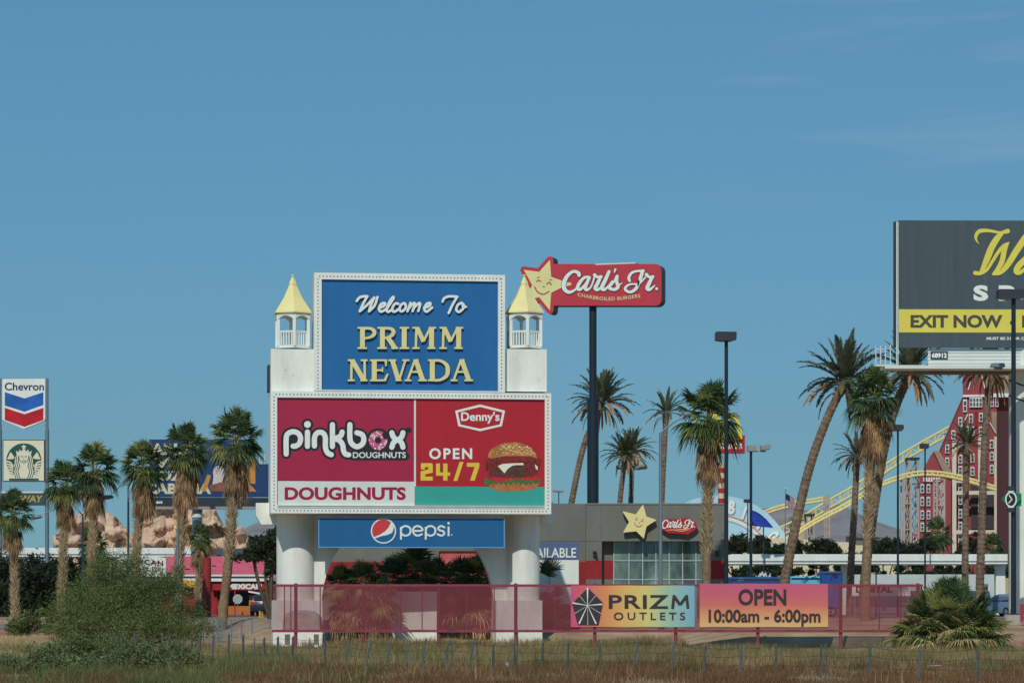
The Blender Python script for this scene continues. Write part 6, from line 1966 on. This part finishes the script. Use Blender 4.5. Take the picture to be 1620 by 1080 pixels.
# ------------------------------------------------------------------ red hotel
def hotel():
    D = 455
    PL = Plane(1520, 880, D, -9.6)
    b = PL.pt(1520, 930); b.z = 1.3
    root = thing('hotel_tower', 'tall dark red barn style hotel with steep gables, white framed windows and cream pillars', 'building', b)
    red = mat('barn_red_wall', K(156, 68, 74), .8, .12, (1, 1, .4), .12)
    roof = mat('brown_shingle_roof', K(158, 136, 116), .85, .2, (1, 1, 1), .5)
    trim = mat('cream_trim', K(214, 204, 184), .7, .08)
    white = mat('white_window_trim', K(226, 224, 218), .6, .05)
    pane = mat('dark_window_pane', K(70, 84, 92), .15, .2)
    dark = mat('shaded_red_wall', K(78, 44, 52), .8, .15, (1, 1, .4), .1)  # tower face turned from the sun: its shade is mixed into the wall colour
    mb = MB(); PL.poly(mb, [(1523, 590), (1540, 575), (1553, 555), (1566, 575), (1577, 600), (1577, 925), (1485, 925), (1485, 715), (1498, 684), (1523, 628)], 0, 16); body = mb.build('main_block', red, root)
    mb = MB(); PL.poly(mb, [(1577, 590), (1596, 590), (1596, 925), (1577, 925)], -5, 14); mb.build('side_block', red, root)
    mb = MB(); PL.poly(mb, [(1554, 553), (1597, 553), (1597, 624), (1577, 624), (1568, 595)], .3, 10); PL.poly(mb, [(1568, 650), (1577, 652), (1577, 690), (1570, 672)], .3, 4); mb.build('roof', roof, root)
    mb = MB(); PL.slab(mb, 1577, 650, 1600, 925, 8, 10); mb.build('shaded_wing', dark, root)
    mb = MB(); PL.poly(mb, [(1453, 758), (1463, 738), (1471, 722), (1477, 714), (1485, 728), (1505, 757), (1505, 925), (1430, 925), (1434, 868), (1445, 842), (1453, 822)], 3, 12); wing = mb.build('wing_block', red, root)
    mb = MB(); PL.poly(mb, [(1477, 713), (1486, 713), (1505, 745), (1505, 757), (1495, 752)], 3.4, 8); mb.build('wing_roof', roof, wing)
    mb = MB()
    for pts in ([(1523, 626), (1485, 714)], [(1453, 757), (1477, 713)], [(1545, 568), (1532, 616)], [(1547, 568), (1558, 614)], [(1531, 655), (1518, 682)], [(1566, 668), (1575, 684)]):
        g = G(PL); g.stroke(pts, 1.5, False, 1); g.build('gable_trim', white if pts[0][0] > 1526 else mat('roof_edge_grey', K(150, 146, 142), .7), body, .35)
    mb = MB(); PL.slab(mb, 1523, 624, 1577, 627.5, .5, .6); PL.slab(mb, 1566, 622, 1597, 628, .55, .5); mb.build('cornice', white, root)
    mb = MB()
    for x0, x1, y0, y1, o in ((1506.5, 1513, 696, 925, 4.2), (1573, 1577.5, 690, 925, 4.2), (1547.5, 1553, 690, 925, 2.2), (1553.5, 1576, 776, 782, 3.8), (1509, 1553, 776, 782, 3.8), (1509, 1577, 838, 844, 3.9), (1506, 1560, 760, 763, 4.0)):
        PL.slab(mb, x0, y0, x1, y1, o, .8)
    mb.build('cream_pillar_frame', trim, root)
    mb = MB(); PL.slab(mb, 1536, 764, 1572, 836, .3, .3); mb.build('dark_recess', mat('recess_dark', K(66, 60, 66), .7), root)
    def win(cx, cy, w, h, o, n=1):
        m = MB(); PL.slab(m, cx - w / 2, cy - h / 2, cx + w / 2, cy + h / 2, o, .3); f = m.build('window', white, root)
        m = MB()
        for k in range(n):
            x0 = cx - w / 2 + w * (k + .16) / n; x1 = cx - w / 2 + w * (k + .84) / n
            PL.slab(m, x0, cy - h / 2 + h * .14, x1, cy - h * .03, o + .03, .1); PL.slab(m, x0, cy + h * .05, x1, cy + h / 2 - h * .1, o + .03, .1)
        m.build('pane', pane, f)
    T = lambda x, y: (1380 + x / 3.375, 560 + y / 3.375)
    for x, y in ((495, 275), (470, 360), (433, 430), (400, 505), (400, 575), (527, 343), (580, 337), (580, 410), (505, 408), (535, 410), (470, 490), (470, 560), (470, 620), (535, 555), (535, 625), (575, 480), (575, 545), (638, 480), (638, 545), (638, 615)):
        cx, cy = T(x, y); win(cx, cy, 6.2, 14 if x != 495 else 20, .3)
    for x in (267, 300, 335, 370):
        for y in (717, 786, 857, 922):
            if y == 922 and x > 310: continue
            cx, cy = T(x, y); win(cx, cy, 5.6, 14, 3.3)
    for x, y in ((470, 710), (470, 778), (470, 850), (470, 918), (470, 988), (228, 995), (372, 995)):
        cx, cy = T(x, y); win(cx, cy, 6, 14.5, 3.3 if x < 430 else 3.25)
    for x, y in ((640, 255), (665, 255)):
        cx, cy = T(x, y); win(cx, cy, 5, 15, .3)
    cx, cy = T(553, 256); win(cx, cy, 20, 16, .4, 4)
    mb = MB(); cx, cy = T(555, 355); PL.slab(mb, cx - 2.4, cy - 14, cx + 2.4, cy + 10, .2, .2); mb.build('red_shutter_bay', mat('deep_red_bay', K(150, 30, 40), .7), root)
    g = G(PL)
    for x, y, w in ((318, 664, 92),):
        cx, cy = T(x, y)
        for k in range(7): g.rect(cx - w / 6.75 + k * 4, cy - 2, cx - w / 6.75 + k * 4 + 2.6, cy + 4)
        g.rect(cx - w / 6.75, cy + 3, cx + w / 6.75, cy + 4.5)
    g.build('white_railing', white, wing, 3.5)
    for x in (600, 640):
        pass
hotel()

# ------------------------------------------------------------------ sandstone rocks
def rocks():
    D = 330
    prof = [(82, 872), (88, 850), (97, 832), (108, 818), (120, 812), (150, 807), (172, 812), (184, 815), (190, 832), (205, 842), (214, 838), (222, 812), (240, 804), (262, 800), (300, 806), (330, 800), (344, 806), (350, 830), (362, 834), (384, 828), (391, 840), (392, 872)]
    nx, nz = 260, 60
    xs = np.linspace(82, 392, nx)
    ys = np.interp(xs, [p[0] for p in prof], [p[1] for p in prof])
    base = P(237, 925, D); base.z = 1.2
    V, Fc = [], []
    for i in range(nx):
        y_t = ys[i] + 3 * noise.noise(Vector((xs[i] * .25, 0, 0)))
        zt = P(xs[i], y_t, D).z
        X = P(xs[i], 870, D).x
        for j in range(nz):
            t = j / (nz - 1)
            z = 1.0 + (zt - 1.0) * t
            cell = math.floor(z / 1.2 + .8 * noise.noise(Vector((X * .15, 0, 1)))) 
            col = noise.cell(Vector((math.floor(X / 1.9 + .5 * cell), cell, 3)))
            d = col * 2.1 + .4 * math.floor(3 * noise.noise(Vector((X * .3, z * .7, 11)))) + 1.2 * noise.fractal(Vector((X * .25, z * .35, 7)), 1, 2, 5) - 1.6 * t ** 3 + 1.2 * abs(noise.noise(Vector((X * .12, z * .05, 2))))
            V.append((X + .3 * noise.noise(Vector((X, z, 0))), D - 2 - d, z + .5 * noise.noise(Vector((X * .8, z * .8, 5))) * (.3 + t)))
    for i in range(nx - 1):
        for j in range(nz - 1):
            Fc.append((i * nz + j, (i + 1) * nz + j, (i + 1) * nz + j + 1, i * nz + j + 1))
    b0 = len(V)
    for i in range(nx):
        x, y, z = V[i * nz + nz - 1]
        V.append((x, D + 12, z * .8))
    for i in range(nx - 1):
        Fc.append((i * nz + nz - 1, (i + 1) * nz + nz - 1, b0 + i + 1, b0 + i))
    m = mat('sandstone', K(222, 196, 170), .95, .3, (1, 1, 2.4), .45, 1.0, 1.4, c2=K(192, 152, 124))
    tag(mesh_np('rock_formation', V, Fc, m), 'tan sandstone rock formation rising behind the left palms', 'rocks')
rocks()

# ------------------------------------------------------------------ mexican restaurant on the left
def cantina():
    D = 210
    PL = Plane(345, 900, D, 0)
    b = PL.pt(345, 960); b.z = gz(b.x, b.y)
    root = thing('cantina', 'small restaurant with a pink roof, red sign band and orange doors', 'building', b)
    pink = mat('pink_roof_tiles', K(206, 96, 112), .7, .15, (1, 1, 6), 1.5)
    red = mat('cantina_red', K(166, 36, 46), .7, .12); yellow = mat('cantina_yellow', K(224, 168, 66), .7, .1); orange = mat('cantina_orange', K(206, 136, 44), .7, .15)
    mb = MB()
    a, c, d, e = PL.pt(250, 907.5, .6), PL.pt(428, 907.5, .6), PL.pt(420, 880, -2.5), PL.pt(264, 879, -2.5)
    mb.prism([a, c, d, e], (0, 6, -.0)); mb.build('roof', pink, root)
    mb = MB()
    for k in range(26):                                          # pale worn tile ends
        R = random.Random(k); x = R.uniform(270, 415); y = R.choice((885, 890, 895, 900))
        t = (907.5 - y) / 28
        p = PL.pt(x, y, .6 - 3.1 * t + .06); w = R.uniform(.1, .45)
        mb.box(p.x - w, p.x + w, p.y - .02, p.y + .02, p.z, p.z + .05)
    mb.build('worn_tile_edges', mat('pale_pink', K(226, 140, 150), .7), root)
    mb = MB(); PL.slab(mb, 196, 908, 428, 911, .75, .4); PL.slab(mb, 196, 914.5, 428, 919, .7, .4); mb.build('white_fascia', WHITE_TRIM, root)
    mb = MB(); PL.slab(mb, 196, 911, 428, 914.5, .6, .3); mb.build('grey_fascia', mat('grey_fascia', K(120, 126, 138), .6), root)
    mb = MB(); PL.slab(mb, 196, 919, 336, 990, -.1, 8); PL.slab(mb, 336, 936, 343, 990, -.1, 6); PL.slab(mb, 418, 936, 428, 990, -.1, 6); PL.slab(mb, 336, 919, 428, 936, .3, 6); PL.slab(mb, 343, 966, 418, 990, -.4, .3); mb.build('wall', red, root)
    mb = MB(); PL.slab(mb, 343, 936, 418, 966, -1.0, .2); mb.build('dark_opening', mat('dark_opening', K(26, 30, 44), .3), root)
    mb = MB(); PL.slab(mb, 285, 917, 320, 928, .78, .3); mb.build('yellow_panel', yellow, root)
    mb = MB(); PL.slab(mb, 306, 928, 320, 938, .78, .3); mb.build('orange_red_panel', mat('orange_red', K(196, 76, 66), .7), root)
    mb = MB(); PL.slab(mb, 336, 920, 424, 933, .5, .2); sg = mb.build('sign_band', red, root)
    G(PL).text('MEXICAN', 360.5, 922.8, 414, 931.5, .07, 0, 1.05).build('lettering', LETTER_WHITE, sg, .53)
    for x0, x1, y0 in ((394, 409, 941), (333, 345, 941)):
        mb = MB(); PL.slab(mb, x0, y0, x1, 966, -.3, .1); d = mb.build('orange_door', orange, root)
        g = G(PL); c = (x0 + x1) / 2; g.disc(c, 948, 2); g.poly([(c - 3, 950), (c + 3, 950), (c + 2, 957), (c - 2, 957)]); g.build('painted_figure', mat('brown_paint', K(110, 60, 40), .7), d, -.28)
    mb = MB(); PL.slab(mb, 345, 958, 418, 972, -.25, .15); mb.build('orange_counter', mat('orange_counter', K(184, 112, 52), .7), root)
    for x in (371.5, 417.5):
        mb = MB(); PL.slab(mb, x - .9, 933, x + .9, 985, 1.6, .1); mb.build('porch_post', red, root)
    mb = MB(); mb.bar(PL.pt(393, 935, 1.8), PL.pt(419, 939.5, 1.8), .12); mb.build('neon_tube', LETTER_WHITE, root)
    PG = Plane(225, 893, D - 2, 0)
    mb = MB(); PG.poly(mb, [(189, 912), (189, 882), (200, 878), (215, 876.5), (232, 877.5), (248, 880), (262.5, 882), (262.5, 912)], 0, .5); gs = mb.build('gable_sign', WHITE_TRIM, root)
    ink = mat('dark_red_ink', K(84, 34, 46), .6)
    def warp(x, y):
        t = (x - 190) / 70
        return x, y + 7 * (t - .35) ** 2
    q = G(PG); q.text('MEXICAN', 194, 884, 258, 892.5, .04, 0, 1.3, warp); q.build('arched_lettering', ink, gs, .02)
    q = G(PG); q.text('GRILL', 205, 895, 246, 902, .03, 0, 1.5, warp); q.text('VALLEY', 204, 879.5, 236, 882.5, .03, 0, 1.3, warp); q.build('small_lettering', BLACK, gs, .02)
    mb = MB(); PL.slab(mb, 340, 867, 392, 877, -8, 3); mb.build('rear_roof', mat('slate_roof', K(70, 84, 98), .7), root)
cantina()
def red_pillar():
    b = post_base(327, 194)
    mb = MB(); h = P(327, 882, 194).z - b.z
    mb.lathe(b, [(.31, -.2), (.31, h), (.27, h + .01)], 20)
    tag(mb.build('red_column', mat('pillar_red', K(150, 52, 50), .6, .1), None, True), 'fat plain red column in front of the small restaurant', 'column')
red_pillar()
def stop_sign_back():
    D = 186
    b = post_base(376, D)
    root = thing('road_sign', 'octagonal road sign seen from its grey back on a thin post', 'sign', b)
    pole_mesh(b, P(376, 939, D).z, .03, .03, STEEL, root, 'post')
    PL = Plane(376, 947, D, 0)
    mb = MB(); PL.poly(mb, [(376 + 8 * math.cos(math.pi / 8 + k * math.pi / 4), 947 + 8 * math.sin(math.pi / 8 + k * math.pi / 4)) for k in range(8)], .06, .02)
    mb.build('sign_plate', mat('bare_aluminium', K(168, 176, 174), .5, .1, metal=.2), root)
stop_sign_back()
for k, x in enumerate((411, 415.3)):
    b = post_base(x, 184)
    root = thing('bollard', ['yellow bollard nearer the dark parked car', 'yellow bollard farther from the dark parked car'][k], 'bollard', b, 'yellow bollards by the drive')
    mb = MB(); h = P(x, 967, 184).z - b.z; mb.lathe(b, [(.05, -.1), (.05, h), (.045, h + .03), (.02, h + .05)], 12); mb.build('bollard_post', mat('bollard_yellow', K(228, 190, 60), .5), root, True)

def car(label, px, D, c, yaw, scale=1.0):
    """small hatchback; parts in its own frame, nose towards +X"""
    b = on_ground(px, D)
    root = thing('parked_car', label, 'car', b)
    root.rotation_euler = (0, 0, math.radians(yaw))
    paint = mat('car_paint', c, .3, .05, spec=.6); glass = mat('car_glass', (.02, .025, .03), .08, .1, spec=.7); tyre = mat('car_tyre', (.02, .02, .02), .85)
    def loft(secs, name, m, par):
        mb = MB(); n = len(secs[0])
        for s_ in secs: mb.v += [Vector(p) for p in s_]
        for i in range(len(secs) - 1):
            mb.f += [(i * n + k, i * n + (k + 1) % n, (i + 1) * n + (k + 1) % n, (i + 1) * n + k) for k in range(n)]
        mb.f += [tuple(range(n - 1, -1, -1)), tuple((len(secs) - 1) * n + k for k in range(n))]
        mb.m = [0] * len(mb.f)
        return mb.build(name, m, par, True, True)
    def sec(x, z0, z1, w, tw):
        return [(x, -w, z0), (x, -w * 1.02, (z0 + z1) * .55), (x, -tw, z1), (x, tw, z1), (x, w * 1.02, (z0 + z1) * .55), (x, w, z0)]
    body = loft([sec(-2.05, .45, .85, .70, .66), sec(-1.95, .32, 1.02, .84, .78), sec(-1.0, .24, 1.04, .89, .80), sec(.6, .24, 1.0, .89, .80), sec(1.3, .26, .92, .88, .76), sec(1.9, .32, .78, .82, .68), sec(2.05, .42, .66, .68, .58)], 'body', paint, root)
    cab = loft([sec(-1.92, .98, 1.05, .74, .70), sec(-1.55, .98, 1.50, .78, .60), sec(-.2, .98, 1.56, .80, .60), sec(.3, .98, 1.48, .80, .60), sec(1.15, .94, 1.0, .78, .72)], 'cabin', paint, root)
    for s in (-1, 1):
        for x0, x1 in ((-1.4, -.55), (-.47, .38)):
            mb = MB(); mb.prism([(x0, s * .815, 1.06), (x1, s * .815, 1.06), (x1 - .04, s * .665, 1.42), (x0 + .06, s * .665, 1.44)], (0, s * .012, .004)); mb.build('side_window', glass, cab, False, True)
        mb = MB(); mb.prism([(-2.03, s * .45, .80), (-2.0, s * .76, .80), (-1.96, s * .74, 1.0), (-1.99, s * .5, 1.0)], (-.04, 0, 0)); mb.build('tail_light', mat('tail_red', K(180, 30, 40), .3), body, False, True)
        mb = MB(); mb.prism([(1.98, s * .4, .66), (1.93, s * .68, .66), (1.86, s * .68, .76), (1.93, s * .42, .75)], (.05, 0, 0)); mb.build('headlight', GLASSLENS, body, False, True)
    mb = MB(); mb.prism([(-1.94, -.58, 1.08), (-1.94, .58, 1.08), (-1.64, .52, 1.44), (-1.64, -.52, 1.44)], (-.03, 0, .02)); mb.build('rear_window', glass, cab, False, True)
    mb = MB(); mb.prism([(1.08, -.62, 1.06), (1.08, .62, 1.06), (.42, .54, 1.46), (.42, -.54, 1.46)], (.03, 0, .03)); mb.build('windscreen', glass, cab, False, True)
    for x in (-1.25, 1.3):
        for s in (-1, 1):
            mb = MB(); mb.tube([(x, s * .70, .32), (x, s * .91, .32)], .33, 20); w = mb.build('wheel', tyre, root, True, True)
            mb = MB(); mb.tube([(x, s * .905, .32), (x, s * .925, .32)], [.2, .17], 14); mb.build('rim', STEEL, w, True, True)
    return root
car('blue grey parked car between the canopy column and the round lamp footing', 1590, 196, K(110, 130, 156), 118)
car('small dark car with red tail lights by the yellow bollards', 421, 203, K(44, 48, 64), 86)

def oddments():
    PL = Plane(1555, 930, 186, 0)
    b = PL.pt(1557, 965); b.z = gz(b.x, b.y)
    root = thing('small_sign', 'small white and orange sign behind the big palm clump', 'sign', b)
    mb = MB(); PL.slab(mb, 1553, 923, 1565, 934, 0, .05); o = mb.build('board', WHITE_TRIM, root)
    g = G(PL); g.disc(1559.5, 930, 4, 3); g.build('orange_print', mat('orange_print_small', K(230, 120, 60), .5), o, .01)
    mb = MB(); PL.slab(mb, 1555.5, 934, 1558.5, 982, -.02, .1); mb.build('red_post', mat('red_post', K(180, 50, 50), .6), root)
    PL = Plane(1617, 968, 150, 0)
    b = PL.pt(1618, 981); b.z = gz(b.x, b.y)
    root = thing('barrier', 'red barrier post at the right edge beside the concrete footing', 'barrier', b)
    mb = MB()
    for k in range(4): PL.slab(mb, 1615 + k * 5, 955, 1618.5 + k * 5, 983, 0, .15)
    PL.slab(mb, 1615, 956, 1634, 960, -.02, .06); PL.slab(mb, 1615, 975, 1634, 979, -.02, .06); mb.build('barrier_frame', mat('barrier_red', K(176, 44, 66), .5), root)
    # boulder and slab inside the red fence at the left plinth
    c = P(478, 1000, 146); c.z = gz(c.x, 146)
    root = thing('equipment_cover', 'rounded grey equipment cover on a white slab behind the mesh at the left plinth', 'box', c)
    zt = P(478, 964, 146).z; zb = P(478, 998, 146).z
    mb = MB()
    s = 146 / F
    prof = [(-29, 0), (-29, 16), (-26, 28), (-14, 33), (4, 34), (18, 32), (30, 24), (32, 0)]
    p0 = Vector((c.x, 145.2, zb))
    mb.prism([p0 + Vector((x * s, 0, y * s)) for x, y in prof], (0, 1.3, 0))
    o = mb.build('cover', mat('grey_cover', K(172, 170, 160), .8, .25, (1, 1, 1), 1.5, .4, 6), root)
    bv = o.modifiers.new('bevel', 'BEVEL'); bv.width = .14; bv.segments = 3
    mb = MB(); mb.box(c.x - 1.25, c.x + 1.12, 145.0, 146.8, zb - .14, zb - .003); mb.build('slab', WHITE, root)
    mb = MB()
    for dx in (-.75, .75): mb.box(c.x + dx - .12, c.x + dx + .12, 145.6, 146.0, c.z - .2, zb - .145)
    mb.build('slab_leg', WHITE, root)
    # pump house block behind the arch
    PB = Plane(640, 980, 153.8, 4)
    mb = MB(); PB.slab(mb, 594, 939, 691, 1045, 0, 2.6); PB.slab(mb, 592, 935, 693, 939, .08, 2.8)
    tag(mb.build('white_block', WHITE, None), 'square white masonry block behind the mesh in the middle of the arch', 'block')
    for k, (x, D, lab) in enumerate(((803, 93.5, 'crumpled pale plastic scrap caught on the wire fence below the right plinth'), (1480, 92, 'thin pale litter strip lying in the rusty grass below the palm clump'))):
        g = on_ground(x, D); R = random.Random(k)
        mb = MB()
        pts = [g + Vector((R.uniform(-.14, .14) if k == 0 else R.uniform(-.3, .3), R.uniform(-.1, .1), R.uniform(.15, .5) if k == 0 else R.uniform(.36, .42))) for _ in range(12)]
        for i in range(10): mb.add([pts[i], pts[i + 1], pts[i + 2]], [(0, 1, 2)])
        o = mb.build('litter', GREY_STEEL, None); sm = o.modifiers.new('thickness', 'SOLIDIFY'); sm.thickness = .004
        tag(o, lab, 'litter')
oddments()
